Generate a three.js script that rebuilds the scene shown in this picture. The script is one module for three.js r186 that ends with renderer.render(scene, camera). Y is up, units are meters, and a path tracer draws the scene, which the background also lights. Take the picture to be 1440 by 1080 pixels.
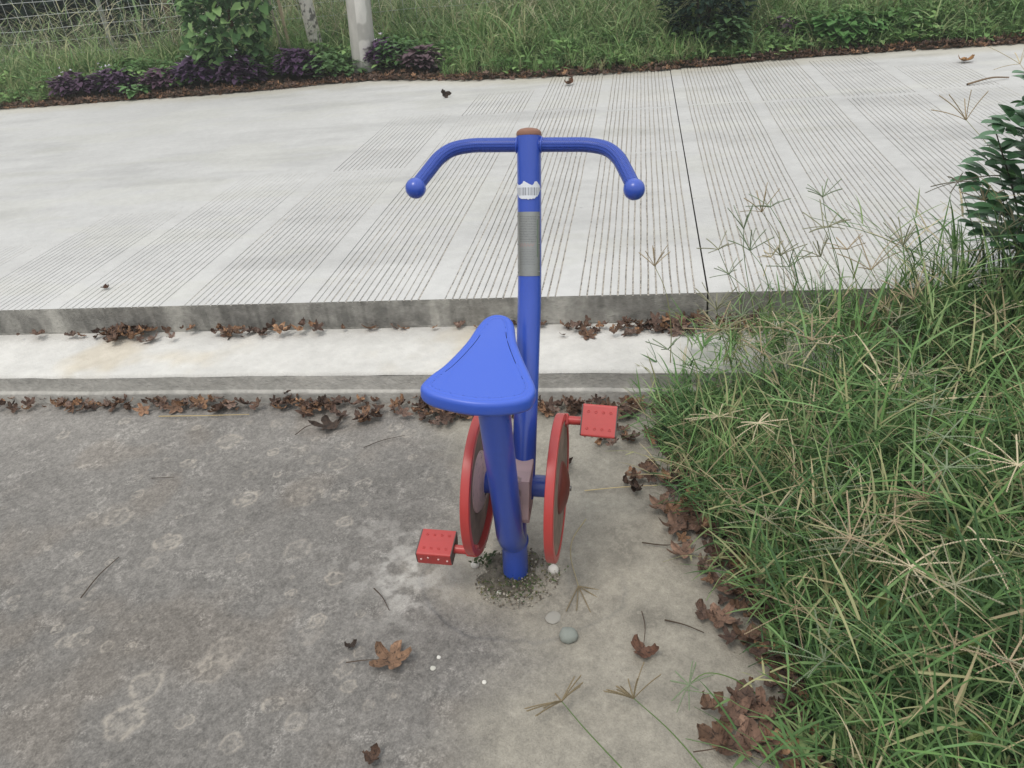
import * as THREE from 'three';
import { mergeGeometries, mergeVertices } from 'three/addons/utils/BufferGeometryUtils.js';
import { RoundedBoxGeometry } from 'three/addons/geometries/RoundedBoxGeometry.js';

// ---------------------------------------------------------------- camera, sky, sun, exposure
const scene = new THREE.Scene();
const camera = new THREE.PerspectiveCamera(53.0, 4 / 3, 0.05, 400);
camera.position.set(0.2184, 1.69, 1.6153);
camera.rotation.order = 'YXZ';
camera.rotation.set(THREE.MathUtils.degToRad(-32.305), THREE.MathUtils.degToRad(8.052), 0);
scene.add(camera);

const renderer = new THREE.WebGLRenderer({ antialias: true });
renderer.toneMapping = THREE.LinearToneMapping;
renderer.toneMappingExposure = 1.3;
renderer.shadowMap.enabled = true;

{ // overcast sky: brighter towards the zenith, soft cloud texture, faint cool cast
  const W = 128, H = 64, d = new Float32Array(W * H * 4);
  for (let j = 0; j < H; j++) for (let i = 0; i < W; i++) {
    const el = ((j + 0.5) / H - 0.5) * Math.PI, az = i / W * Math.PI * 2;
    const s = Math.max(0, Math.sin(el));
    let L = el > 0 ? 0.40 + 0.62 * s : 0.22;
    L *= 1 + 0.05 * Math.sin(az * 3 + 4 * s) + 0.04 * Math.sin(az * 5 - 7 * s + 1);
    const k = (j * W + i) * 4;
    d[k] = L * 0.97; d[k + 1] = L * 1.0; d[k + 2] = L * 1.03; d[k + 3] = 1;
  }
  const t = new THREE.DataTexture(d, W, H, THREE.RGBAFormat, THREE.FloatType);
  t.mapping = THREE.EquirectangularReflectionMapping; t.magFilter = THREE.LinearFilter; t.needsUpdate = true;
  scene.background = t; scene.environment = t;
}
const sun = new THREE.DirectionalLight(0xfff6ea, 0.9);
sun.position.set(-3, 9, 2.5); sun.target.position.set(0, 0, -1); sun.castShadow = true; sun.shadow.radius = 34;
sun.shadow.camera.left = -10; sun.shadow.camera.right = 10; sun.shadow.camera.top = 10; sun.shadow.camera.bottom = -10; sun.shadow.camera.far = 40;
scene.add(sun, sun.target);
scene.fog = new THREE.FogExp2(0xd4dad8, 0.004);   // the faint milky air of the overcast day

// ---------------------------------------------------------------- helpers
const V = (x, y, z) => new THREE.Vector3(x, y, z);
const PI = Math.PI, A = THREE.MathUtils.degToRad(5.445), CA = Math.cos(A), SA = Math.sin(A);   // the lane climbs to the right by 5.4 degrees
const G = (x, h, z) => V(x * CA - h * SA, x * SA + h * CA, z);       // along the slope, above it, towards the viewer
let seed = 12345;
const setSeed = (s) => { seed = s >>> 0; };
const rnd = () => { seed = (seed + 0x6D2B79F5) >>> 0; let t = seed; t = Math.imul(t ^ (t >>> 15), t | 1); t ^= t + Math.imul(t ^ (t >>> 7), t | 61); return ((t ^ (t >>> 14)) >>> 0) / 4294967296; };
const rr = (a, b) => a + (b - a) * rnd();
const lerp = (a, b, t) => a + (b - a) * t, clamp = (x, a = 0, b = 1) => Math.min(b, Math.max(a, x));
const sstep = (a, b, x) => { const t = clamp((x - a) / (b - a)); return t * t * (3 - 2 * t); };
function pw(x, xs, ys) { if (x <= xs[0]) return ys[0]; for (let i = 1; i < xs.length; i++) if (x <= xs[i]) return lerp(ys[i - 1], ys[i], (x - xs[i - 1]) / (xs[i] - xs[i - 1])); return ys[ys.length - 1]; }
const hash = (x, y, s) => { let h = Math.imul(x, 374761393) + Math.imul(y, 668265263) + Math.imul(s, 974634777); h = Math.imul(h ^ (h >>> 13), 1274126177); return ((h ^ (h >>> 16)) >>> 0) / 4294967296; };
function vn(x, y, s = 0) { const xi = Math.floor(x), yi = Math.floor(y); let u = x - xi, v = y - yi; u = u * u * (3 - 2 * u); v = v * v * (3 - 2 * v); return lerp(lerp(hash(xi, yi, s), hash(xi + 1, yi, s), u), lerp(hash(xi, yi + 1, s), hash(xi + 1, yi + 1, s), u), v); }
function fbm(x, y, o = 4, s = 0) { let a = 0.5, t = 0, n = 0; for (let i = 0; i < o; i++) { t += a * vn(x, y, s + i * 17); n += a; a *= 0.55; x = x * 2.03 + 11.3; y = y * 2.03 + 5.7; } return t / n; }
function tex(w, h, fn, srgb = true, wrap = true) {       // fn(u, v) -> [r,g,b] 0..255 display values
  const d = new Uint8Array(w * h * 4);
  for (let j = 0; j < h; j++) for (let i = 0; i < w; i++) { const c = fn((i + 0.5) / w, (j + 0.5) / h), k = (j * w + i) * 4; d[k] = clamp(c[0], 0, 255); d[k + 1] = clamp(c[1], 0, 255); d[k + 2] = clamp(c[2], 0, 255); d[k + 3] = c.length > 3 ? c[3] : 255; }
  const t = new THREE.DataTexture(d, w, h); t.magFilter = THREE.LinearFilter; t.minFilter = THREE.LinearMipmapLinearFilter; t.generateMipmaps = true;
  if (wrap) t.wrapS = t.wrapT = THREE.RepeatWrapping; if (srgb) t.colorSpace = THREE.SRGBColorSpace; t.needsUpdate = true; return t;
}
const names = {};
function numbered(n) { const k = names[n] = (names[n] ?? -1) + 1; return k ? `${n}_${String(k).padStart(3, '0')}` : n; }
function shade(o) { o.traverse(c => { if (c.isMesh) { c.castShadow = true; c.receiveShadow = true; } }); return o; }
function tag(o, label, category, group, kind) { const u = {}; if (label) u.label = label; if (category) u.category = category; if (group) u.group = group; if (kind) u.kind = kind; o.userData = u; return o; }
function top(o, name, label, category, group, kind) { o.name = numbered(name); tag(o, label, category, group, kind); shade(o); scene.add(o); return o; }
function part(parent, name, geo, mat, kind) { const m = new THREE.Mesh(geo, mat); m.name = name; if (kind) m.userData.kind = kind; m.castShadow = m.receiveShadow = true; parent.add(m); return m; }
function geoFrom(pos, idx, uv) { const g = new THREE.BufferGeometry(); g.setAttribute('position', new THREE.Float32BufferAttribute(pos, 3)); if (uv) g.setAttribute('uv', new THREE.Float32BufferAttribute(uv, 2)); g.setIndex(idx); g.computeVertexNormals(); return g; }
function tube(pts, r, seg = 24, rad = 10, closed = false) { return new THREE.TubeGeometry(new THREE.CatmullRomCurve3(pts, closed, 'centripetal'), seg, r, rad, closed); }
function taper(pts, r0, r1, seg = 10, rad = 6) { const g = tube(pts, 1, seg, rad); const c = new THREE.CatmullRomCurve3(pts, false, 'centripetal'), p = g.attributes.position, q = V(0, 0, 0), P = V(0, 0, 0); for (let i = 0; i <= seg; i++) { c.getPointAt(i / seg, P); const r = lerp(r0, r1, i / seg); for (let j = 0; j <= rad; j++) { const k = i * (rad + 1) + j; q.fromBufferAttribute(p, k).sub(P).multiplyScalar(r).add(P); p.setXYZ(k, q.x, q.y, q.z); } } g.computeVertexNormals(); return g; }
function clean(g) { const o = new THREE.BufferGeometry(); const h = g.index ? g : g; o.setAttribute('position', h.attributes.position); o.setAttribute('normal', h.attributes.normal); o.setAttribute('uv', h.attributes.uv ?? new THREE.Float32BufferAttribute(new Float32Array(h.attributes.position.count * 2), 2)); if (h.index) o.setIndex(h.index); else o.setIndex([...Array(h.attributes.position.count).keys()]); return o; }
const merge = (a) => mergeGeometries(a.map(clean));
const xf = (g, x, y, z, rx = 0, ry = 0, rz = 0, s = 1) => { const m = new THREE.Matrix4().compose(V(x, y, z), new THREE.Quaternion().setFromEuler(new THREE.Euler(rx, ry, rz)), typeof s === 'number' ? V(s, s, s) : s); return g.applyMatrix4(m); };
const std = (c, rough = 0.8, o = {}) => new THREE.MeshStandardMaterial({ color: c, roughness: rough, side: THREE.DoubleSide, ...o });
const leafMat = (c, o = {}) => new THREE.MeshPhysicalMaterial({ color: c, roughness: 0.75, side: THREE.DoubleSide, transmission: 0.25, thickness: 0, specularIntensity: 0.35, ...o });
function inst(parent, name, geo, mat, list, colors) {   // list of Matrix4
  const m = new THREE.InstancedMesh(geo, mat, list.length); m.name = name;
  list.forEach((M, i) => { m.setMatrixAt(i, M); if (colors) m.setColorAt(i, colors[i]); });
  m.castShadow = m.receiveShadow = true; parent.add(m); return m;
}
const M4 = (p, q, s) => new THREE.Matrix4().compose(p, q, typeof s === 'number' ? V(s, s, s) : s);
const eul = (x, y, z, o = 'YXZ') => new THREE.Quaternion().setFromEuler(new THREE.Euler(x, y, z, o));
const col = (h) => new THREE.Color(h);

// ---------------------------------------------------------------- heights and edges of the place (along x, depth z)
const ZPAD = -0.93, ZRIS = -1.325, HST = 0.134, HRD = 0.266;
const farEdge = (x) => pw(x, [-9, -4.2, -2.5, -1.2, 0, 1, 2.3, 3.6], [-6.75, -6.66, -6.8, -6.35, -6.18, -6.22, -6.3, -6.18]) + 0.05 * (vn(x * 3, 1, 5) - 0.5);
const weedEdge = (z) => pw(z, [-1.5, -0.94, -0.72, -0.5, -0.1, 0.27, 0.6, 1.2], [0.82, 0.56, 0.42, 0.5, 0.64, 0.75, 0.76, 0.8]);
function vergeH(x, z) { const d = x - weedEdge(z) + 0.06; if (d < 0) return -0.02; const back = sstep(-0.6, -1.3, z); return 0.004 + 0.05 * sstep(0, 0.5, d) + 0.22 * back * sstep(0.5, 1.6, d) + 0.02 * (fbm(x * 5, z * 5, 3, 9) - 0.5) * sstep(0, .3, d); }
const bankH = (x, z) => { const d = farEdge(x) - z; return HRD + 0.02 + 0.05 * sstep(0, 0.4, d) + 0.08 * sstep(0.4, 2.5, d) + 0.05 * (fbm(x * 1.3, z * 1.3, 3, 21) - 0.5); };

// ---------------------------------------------------------------- ground sheet
{
  const xs = [], zs = [];
  for (let x = -160; x < -12; x += 14) xs.push(x); for (let x = -12; x <= 10; x += 0.5) xs.push(x); for (let x = 20; x <= 160; x += 14) xs.push(x);
  for (let z = -160; z < -24; z += 10) zs.push(z); for (let z = -24; z <= 6; z += 0.25) zs.push(z); for (let z = 14; z <= 160; z += 14) zs.push(z);
  const pos = [], uv = [], idx = [];
  for (const z of zs) for (const x of xs) {
    const xx = 14 * Math.tanh(x / 14);
    const h = z < -7 ? bankH(x, z) : -0.12;
    const p = G(xx, h, z); p.x = x; pos.push(p.x, p.y, p.z); uv.push(x / 1.5, z / 1.5);
  }
  const n = xs.length; for (let j = 0; j + 1 < zs.length; j++) for (let i = 0; i + 1 < n; i++) { const a = j * n + i; idx.push(a, a + n, a + 1, a + 1, a + n, a + n + 1); }
  const soil = tex(512, 512, (u, v) => { const f = fbm(u * 24, v * 24, 4, 3), g = fbm(u * 90, v * 90, 2, 8); const k = 0.55 + 0.6 * f + 0.3 * (g - 0.5); return [70 * k, 66 * k, 46 * k]; });
  const m = new THREE.Mesh(geoFrom(pos, idx, uv), std(0xffffff, 0.97, { map: soil }));
  top(m, 'ground', null, null, null, 'structure');
}

// ---------------------------------------------------------------- concrete textures
const finebump = tex(512, 512, (u, v) => { const f = 150 * fbm(u * 60, v * 60, 3, 31) + 105 * fbm(u * 180, v * 180, 2, 77); return [f, f, f]; }, false);
const bumpRep = (x, y) => { const t = finebump.clone(); t.repeat.set(x, y); t.needsUpdate = true; return t; };

// ---------------------------------------------------------------- pad (old concrete, lichen rings, pale bare part to the right)
{
  const X0 = -2.6, X1 = 1.4, Z0 = -0.95, Z1 = 1.05;
  const rings = [[-1.228, -.639, .05], [-1.014, -.573, .024], [-.724, -.508, .04], [-1, -.297, .042], [-.786, -.326, .06], [-1.431, -.189, .05], [-1.176, -.076, .045], [-.709, -.063, .045], [-.561, .486, .028], [-.936, .46, .05], [-.933, .565, .055], [-.764, .549, .018], [-.767, .333, .05], [-.775, .39, .05], [-.411, .368, .03], [-.595, -.397, .03], [-1.356, .142, .055], [-.4, .25, .012], [-.38, .42, .022], [-.31, .47, .018], [-.48, .53, .03], [-1.05, -.44, .03], [-1.33, -.5, .03], [-.9, -.6, .02], [-.66, -.33, .03], [-.6, -.2, .03], [-.88, -.02, .022], [-.55, .05, .03], [-.62, .6, .03]];
  setSeed(99);
  for (let i = 0; i < 120; i++) rings.push([rr(-2.4, -0.25), rr(-0.85, 0.7), rr(0.005, 0.02) * (rnd() < 0.2 ? 1.8 : 1)]);
  const rs = rings.map(([x, z, r]) => ({ x, z, r, k: rr(0.45, 1), s: Math.floor(rnd() * 999), solid: rnd() }));
  const cell = 0.25, bins = new Map();
  for (const q of rs) for (let a = Math.floor((q.x - q.r * 1.6) / cell); a <= Math.floor((q.x + q.r * 1.6) / cell); a++) for (let b = Math.floor((q.z - q.r * 1.6) / cell); b <= Math.floor((q.z + q.r * 1.6) / cell); b++) { const k = a + ',' + b; if (!bins.has(k)) bins.set(k, []); bins.get(k).push(q); }
  // edge between the dark weathered crust and the pale bare cement (x of the edge for each z)
  const crust = (z) => pw(z, [-0.93, -0.7, -0.5, -0.2, 0.0, 0.1, 0.2, 0.3, 0.47, 0.62, 1], [-0.62, -0.42, -0.30, -0.24, -0.28, -0.22, -0.02, 0.06, -0.02, -0.05, -0.08]);
  const fn = (x, z) => {
    const wob = 0.22 * (fbm(x * 3.2, z * 3.2, 4, 40) - 0.5) + 0.10 * (fbm(x * 14, z * 14, 3, 41) - 0.5);
    const pale = sstep(-0.14, 0.16, x - crust(z) + wob);
    const f = fbm(x * 2.2 + z * 1.1, z * 2.6, 3, 1), m = fbm(x * 13, z * 13, 4, 2), g = fbm(x * 75, z * 75, 3, 4), s = vn(x * 330, z * 330, 6), s2 = vn(x * 170 + 9, z * 170, 7);
    // crust: grey with lighter scurf
    let L = 117 + 18 * (f - 0.5) + 20 * (m - 0.5) + 32 * (g - 0.5) + 24 * (s - 0.5) + 18 * (s2 - 0.5);
    const sc = sstep(0.54, 0.74, fbm(x * 18 + 3, z * 18, 4, 50)); L += 11 * sc * sstep(.45, .65, g) + 14 * sc * (s > .7 ? 1 : 0);
    L += 14 * sstep(-0.35, -0.9, z + 0.1 * (m - .5)) + 8 * sstep(-1.2, -2.2, x) * sstep(-.1, -.6, z);
    let r = L * 1.01, gg = L * 0.982, b = L * 0.945;
    const warm = sstep(0.52, 0.7, fbm(x * 3.5 + 9, z * 3.5, 3, 60)); r += 2 * warm; b -= 2 * warm;
    // pale cement
    let P = 156 + 18 * (f - 0.5) + 22 * (m - 0.5) + 30 * (g - 0.5) + 16 * (s - 0.5);
    P -= 26 * sstep(0.5, 0.72, fbm(x * 7 + 20, z * 7, 4, 70)) * sstep(.3, .6, g);
    r = lerp(r, P, pale); gg = lerp(gg, P * 0.965, pale); b = lerp(b, P * 0.89, pale);
    // white efflorescence left of the hole
    const e = Math.exp(-(((x + 0.30) / 0.13) ** 2 + ((z - 0.06) / 0.16) ** 2)) * sstep(0.36, 0.62, fbm(x * 22, z * 22, 4, 80)) + 0.6 * Math.exp(-(((x + 0.42) / 0.2) ** 2 + ((z + 0.05) / 0.2) ** 2)) * sstep(0.45, 0.65, fbm(x * 26, z * 26, 3, 83));
    r = lerp(r, 205, e * .55); gg = lerp(gg, 202, e * .55); b = lerp(b, 196, e * .55);
    // damp dark flecks and thin white vein lines
    const vein = 1 - Math.abs(fbm(x * 6, z * 6, 3, 90) - 0.5) * 60; if (vein > 0) { const q = vein * 0.16 * sstep(.5, .62, fbm(x * 2, z * 2, 2, 91)); r = lerp(r, 190, q); gg = lerp(gg, 186, q); b = lerp(b, 176, q); }
    // lichen rings
    const bin = bins.get(Math.floor(x / cell) + ',' + Math.floor(z / cell));
    if (bin) for (const q of bin) {
      const dx = x - q.x, dz = z - q.z, an = Math.atan2(dz, dx); const d = Math.hypot(dx, dz) / q.r + 0.34 * (vn(Math.cos(an) * 2 + 5, Math.sin(an) * 2 + 5, q.s) - 0.5) + 0.22 * (g - 0.5);
      const ring = Math.exp(-(((d - 0.86) / 0.16) ** 2)), fill = q.solid > 0.55 ? 0.6 * sstep(0.7, 0.3, d) : 0.3 * sstep(0.9, 0.6, d);
      const w = clamp((ring * 0.8 + fill * (0.5 + m)) * q.k * (0.35 + 1.0 * sstep(.3, .65, g))) * (1 - pale * 0.8) * 0.6;
      r = lerp(r, 182, w); gg = lerp(gg, 173, w); b = lerp(b, 160, w);
    }
    // old patch of mortar round the post foot: a greenish grey skin with a hairline rim
    const pd = Math.hypot((x - 0.02) / 0.30, (z - 0.02) / 0.22) + 0.25 * (fbm(x * 8, z * 8, 3, 95) - 0.5);
    const rim = Math.exp(-(((pd - 1) / 0.03) ** 2)) * sstep(-.1, .1, z); r -= 12 * rim; gg -= 11 * rim; b -= 9 * rim;
    // speck dirt
    if (s > 0.93 && g > .55) { r -= 28; gg -= 28; b -= 26; }
    return [r, gg, b];
  };
  const grp = new THREE.Group(); grp.rotation.z = A; const zs = []; for (let z = ZPAD - 0.02; z <= 1.32; z += 0.05) zs.push(z);
  for (const [xa, xb, ta, tb] of [[-4.2, -0.6, -2.6, -0.6], [-0.6, 2.6, -0.6, 1.4]]) {
    const map = tex(2048, 1740, (u, v) => fn(ta + u * (tb - ta), Z0 + v * 1.7), true, false); map.wrapS = map.wrapT = THREE.MirroredRepeatWrapping;
    const n = Math.round((xb - xa) / 0.05) + 1, pos = [], uv = [], idx = [];
    for (const z of zs) for (let i = 0; i < n; i++) { const x = xa + i * 0.05; pos.push(x, 0.006 * (fbm(x * 2.2, z * 2.2, 3, 14) - 0.5), z); uv.push((x - ta) / (tb - ta), (z - Z0) / 1.7); }
    for (let j = 0; j + 1 < zs.length; j++) for (let i = 0; i + 1 < n; i++) { const a = j * n + i; idx.push(a, a + n, a + 1, a + 1, a + n, a + n + 1); }
    part(grp, 'concrete_sheet', geoFrom(pos, idx, uv), std(0xffffff, 0.93, { map, bumpMap: bumpRep(5, 4), bumpScale: 0.0035 }));
  }
  top(grp, 'pavement', null, null, null, 'structure');
}

// ---------------------------------------------------------------- step along the lane (tread, face with a ledge)
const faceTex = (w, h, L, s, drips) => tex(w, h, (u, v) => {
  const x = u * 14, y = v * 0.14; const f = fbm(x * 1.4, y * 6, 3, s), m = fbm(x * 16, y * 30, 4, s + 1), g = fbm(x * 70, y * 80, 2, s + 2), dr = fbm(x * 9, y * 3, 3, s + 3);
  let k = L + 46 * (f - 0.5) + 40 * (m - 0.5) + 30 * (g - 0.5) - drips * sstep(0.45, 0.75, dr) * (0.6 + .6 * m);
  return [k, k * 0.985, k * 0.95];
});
{
  const grp = new THREE.Group(); grp.rotation.z = A;
  const trT = tex(1024, 256, (u, v) => { const x = u * 8, y = v * 2; const f = fbm(x * 0.9, y * 1.5, 3, 101), m = fbm(x * 7, y * 9, 4, 102), g = fbm(x * 40, y * 40, 3, 103); let k = 206 + 24 * (f - 0.5) + 22 * (m - 0.5) + 16 * (g - 0.5); const st = sstep(0.56, 0.78, fbm(x * 2.3, y * 2.3, 4, 104)); return [k - 4 * st, k * 0.99 - 10 * st, k * 0.965 - 20 * st]; });
  const prof = [[ZRIS - 0.02, HST - 0.004], [ZRIS + 0.08, HST - 0.002], [ZRIS + .2, HST], [ZPAD - 0.022, HST], [ZPAD - 0.006, HST - 0.004], [ZPAD, HST - 0.014]];
  const face = [[ZPAD, HST - 0.014], [ZPAD + 0.001, 0.058], [ZPAD + 0.006, 0.055], [ZPAD + 0.016, 0.052], [ZPAD + 0.018, 0.044], [ZPAD + 0.02, -0.05]];
  const xs = []; for (let x = -6; x <= 2.6; x += 0.06) xs.push(x);
  const sweep = (pr, uvk) => { const pos = [], uv = [], idx = [], n = pr.length; xs.forEach((x) => pr.forEach(([z, h], i) => { const w = 0.018 * (fbm(x * 1.5, 3, 3, 111) - 0.5) + 0.009 * (fbm(x * 12, i * .3, 2, 112) - 0.5); pos.push(x, h + (h > .1 ? 0.012 * (fbm(x * 1.1, z * 2, 3, 113) - .5) : 0.006 * (fbm(x * 6, 1, 2, 114) - .5)), z + w); uv.push((x + 6) / uvk, pr === prof ? z / 2 : h / 0.14); })); for (let i = 0; i + 1 < xs.length; i++) for (let j = 0; j + 1 < n; j++) { const a = i * n + j; idx.push(a, a + 1, a + n, a + n, a + 1, a + n + 1); } return geoFrom(pos, idx, uv); };
  part(grp, 'tread', sweep(prof, 8), std(0xffffff, 0.92, { map: trT, bumpMap: bumpRep(10, 4), bumpScale: 0.004 }));
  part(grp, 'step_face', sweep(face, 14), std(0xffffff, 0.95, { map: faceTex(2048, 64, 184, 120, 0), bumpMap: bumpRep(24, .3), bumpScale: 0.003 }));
  top(grp, 'step', null, null, null, 'structure');
}

// ---------------------------------------------------------------- concrete lane: two slabs with real grooves and an open joint
{
  const grp = new THREE.Group(); grp.rotation.z = A;
  const rd = tex(2048, 1024, (u, v) => {
    const x = -10 + u * 16.384, z = -1 - v * 8.192; const f = fbm(x * 0.55, z * 0.8, 3, 131), m = fbm(x * 3, z * 5, 4, 132), g = fbm(x * 30, z * 30, 3, 133), s = vn(x * 70, z * 70, 134);
    let k = 190 + 12 * (f - 0.5) + 14 * (m - 0.5) + 12 * (g - 0.5);
    k -= 10 * sstep(0.5, 0.75, fbm(x * 0.8 + 4, z * 3.2, 4, 135)); if (s > 0.985) k -= 30;
    k += 8 * sstep(-2.4, -1.5, z + .6 * (f - .5));
    const edge = sstep(0.45, 0.1, z - farEdge(x) + 0.25 * (m - 0.5)); const w = sstep(0.55, 0.7, fbm(x * 1.5, z * 4, 3, 136));
    return [k - edge * 3, k * 0.997 - edge * 6, k * 0.985 - edge * 14 - 2 * w];
  });
  const rdM = std(0xffffff, 0.9, { map: rd, bumpMap: bumpRep(16, 8), bumpScale: 0.0025 });
  const grT = std(0x6f6a61, 0.97);
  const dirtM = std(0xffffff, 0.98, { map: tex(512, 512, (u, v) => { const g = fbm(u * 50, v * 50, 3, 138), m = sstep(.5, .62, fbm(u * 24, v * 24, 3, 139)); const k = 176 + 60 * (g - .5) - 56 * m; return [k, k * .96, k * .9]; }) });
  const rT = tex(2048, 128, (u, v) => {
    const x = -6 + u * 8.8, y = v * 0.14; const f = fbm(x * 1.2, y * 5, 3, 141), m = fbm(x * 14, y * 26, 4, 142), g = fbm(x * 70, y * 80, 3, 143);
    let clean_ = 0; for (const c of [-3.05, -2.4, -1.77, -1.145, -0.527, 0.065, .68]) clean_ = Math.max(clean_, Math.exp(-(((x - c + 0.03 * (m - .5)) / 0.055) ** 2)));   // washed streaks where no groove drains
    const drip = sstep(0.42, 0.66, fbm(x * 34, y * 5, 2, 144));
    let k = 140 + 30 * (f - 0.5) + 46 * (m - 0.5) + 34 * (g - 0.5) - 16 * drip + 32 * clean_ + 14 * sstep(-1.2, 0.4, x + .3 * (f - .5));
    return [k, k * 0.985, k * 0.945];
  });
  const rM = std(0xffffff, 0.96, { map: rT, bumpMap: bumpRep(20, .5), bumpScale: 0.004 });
  const ZN = ZRIS, ZF = -7.0;
  // groove bands: x range, then stretches of z that carry grooves
  const bands = [
    [-5.0, -4.5, []], [-4.27, -3.78, [[-1.325, -1.8]]], [-3.62, -3.12, [[-1.325, -2.2]]], [-2.97, -2.463, [[-1.325, -2.7]]],
    [-2.351, -1.831, [[-1.325, -3.4]]], [-1.703, -1.203, [[-1.325, -3.36], [-3.39, -4.95]]], [-1.09, -0.588, [[-1.325, -4.78], [-4.82, -5.7]]],
    [-0.466, 0.014, [[-1.325, -3.44], [-3.455, -4.78], [-4.82, -6.3]]], [0.115, 0.589, [[-1.325, -3.43], [-3.45, -4.65], [-4.69, -6.4]]],
    [0.735, 1.183, [[-1.325, -4.66], [-4.70, -6.4]]], [1.285, 1.745, [[-1.325, -4.60], [-4.66, -6.4]]], [1.86, 2.34, [[-1.325, -4.56], [-4.62, -6.1]]],
    [2.45, 2.93, [[-1.325, -4.66], [-4.7, -5.6]]], [3.04, 3.5, [[-1.325, -4.6]]], [3.62, 4.1, [[-1.325, -3.9]]], [4.2, 4.7, []]];
  setSeed(7);
  function slab(xa, xb, name) {
    const P = [], UV = [], I = [], lP = [], lI = [], dP = [], dI = [];
    const quad = (a, b, c, d, pp = P, ii = I, uv = UV) => { const k = pp.length / 3; for (const q of [a, b, c, d]) { pp.push(q[0], q[1], q[2]); if (uv) uv.push((q[0] + 10) / 16.384, (-1 - q[2]) / 8.192); } ii.push(k, k + 1, k + 2, k, k + 2, k + 3); };
    const flat = (x0, x1, z0, z1) => { if (x1 - x0 > 1e-5) quad([x0, HRD, z0], [x1, HRD, z0], [x1, HRD, z1], [x0, HRD, z1]); };
    const lip = 0.012, lq = (a, b, c, d) => quad(a, b, c, d, lP, lI, null), front = (x0, x1) => { lq([x0, HRD - lip, ZN], [x1, HRD - lip, ZN], [x1, HRD, ZN], [x0, HRD, ZN]); };
    let cx = xa;
    const put = (x1) => { flat(cx, x1, ZN, ZF); front(cx, x1); cx = x1; };
    for (const [b0, b1, iv] of bands) {
      if (b1 < xa || b0 > xb) continue;
      put(b0 - 0.01);
      const e0 = b0 - 0.01, e1 = b1 + 0.01; let z = ZN;
      const list = iv.map(q => [...q]);
      for (const [za, zb] of list) {
        if (za < z - 1e-6) flat(e0, e1, z, za);
        const nseg = Math.max(2, Math.round((za - zb) / 0.22));
        let prev = null;
        const spec = [...Array(16)].map(() => ({ w: rr(0.0032, 0.0046), d: rr(0.004, 0.0066) }));
        for (let s = 0; s <= nseg; s++) {
          const zz = lerp(za, zb, s / nseg) ; const row = [];
          const fade = sstep(1.02, 0.5, s / nseg);
          for (let k = 0; k < 16; k++) { const x = lerp(b0, b1, k / 15) + rr(-0.0016, 0.0016) + 0.004 * (vn(zz * 1.3, b0 * 3, 160) - .5); const fd = b0 < -1 ? lerp(0.1, 1, fade) : b0 > 2.4 ? lerp(.3, 1, fade) : 1, w = spec[k].w * rr(0.8, 1.15) * lerp(.35, 1, fd), d = spec[k].d * rr(0.55, 1.1) * fd * (rnd() < .07 ? .25 : 1); row.push([x - w, x - w * 0.62, x + w * 0.62, x + w, d]); }
          if (prev) {
            const z0 = prev.z, z1 = zz; let l0 = e0, l1 = e0;
            for (let k = 0; k < 16; k++) {
              const p = prev.row[k], q = row[k];
              quad([l0, HRD, z0], [p[0], HRD, z0], [q[0], HRD, z1], [l1, HRD, z1]);
              quad([p[0], HRD, z0], [p[1], HRD - p[4], z0], [q[1], HRD - q[4], z1], [q[0], HRD, z1]);
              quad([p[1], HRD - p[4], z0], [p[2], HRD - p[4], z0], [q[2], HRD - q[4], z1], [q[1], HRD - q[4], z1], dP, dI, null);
              quad([p[2], HRD - p[4], z0], [p[3], HRD, z0], [q[3], HRD, z1], [q[2], HRD - q[4], z1]);
              l0 = p[3]; l1 = q[3];
            }
            quad([l0, HRD, z0], [e1, HRD, z0], [e1, HRD, z1], [l1, HRD, z1]);
          } else if (za === ZN) { // lip of the slab between the groove mouths
            let l = e0; for (let k = 0; k < 16; k++) { const p = row[k]; front(l, p[0]); lq([p[0], HRD - lip, ZN], [p[3], HRD - lip, ZN], [p[2], HRD - p[4], ZN], [p[1], HRD - p[4], ZN]); lq([p[0], HRD - lip, ZN], [p[1], HRD - p[4], ZN], [p[0], HRD, ZN], [p[0], HRD, ZN]); lq([p[3], HRD - lip, ZN], [p[3], HRD, ZN], [p[2], HRD - p[4], ZN], [p[2], HRD - p[4], ZN]); l = p[3]; } front(l, e1);
          } else for (const p of row) quad([p[0], HRD, zz], [p[1], HRD - p[4], zz], [p[2], HRD - p[4], zz], [p[3], HRD, zz]);
          if (s === nseg) for (const p of row) quad([p[0], HRD, zz], [p[1], HRD - p[4], zz], [p[2], HRD - p[4], zz], [p[3], HRD, zz]);
          prev = { z: zz, row };
        }
        z = zb;
      }
      flat(e0, e1, z, ZF); if (!list.length) front(e0, e1);
      cx = e1;
    }
    put(xb);
    const g = geoFrom(P, I, UV); // flat facets: recompute per quad (vertices are not shared)
    const s = part(grp, name, g, rdM);
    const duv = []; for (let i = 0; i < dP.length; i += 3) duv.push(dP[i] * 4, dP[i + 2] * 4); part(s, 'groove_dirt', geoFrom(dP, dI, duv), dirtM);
    // side walls of the joint
    const wall = (x) => { const k = P.length; return geoFrom([x, HRD, ZN, x, HRD - 0.1, ZN, x, HRD, ZF, x, HRD - 0.1, ZF], [0, 1, 2, 2, 1, 3], [0, 0, 0, 0, 0, 0, 0, 0]); };
    part(s, 'slab_side', merge([wall(xa), wall(xb)]), grT);
    // front face under the lip
    const pos = [], uv = [], idx = []; const xs = []; for (let x = xa; x < xb; x += 0.05) xs.push(x); xs.push(xb);
    const hs = [HRD - lip, HRD - 0.05, HRD - 0.1, HST - 0.03];
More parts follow.
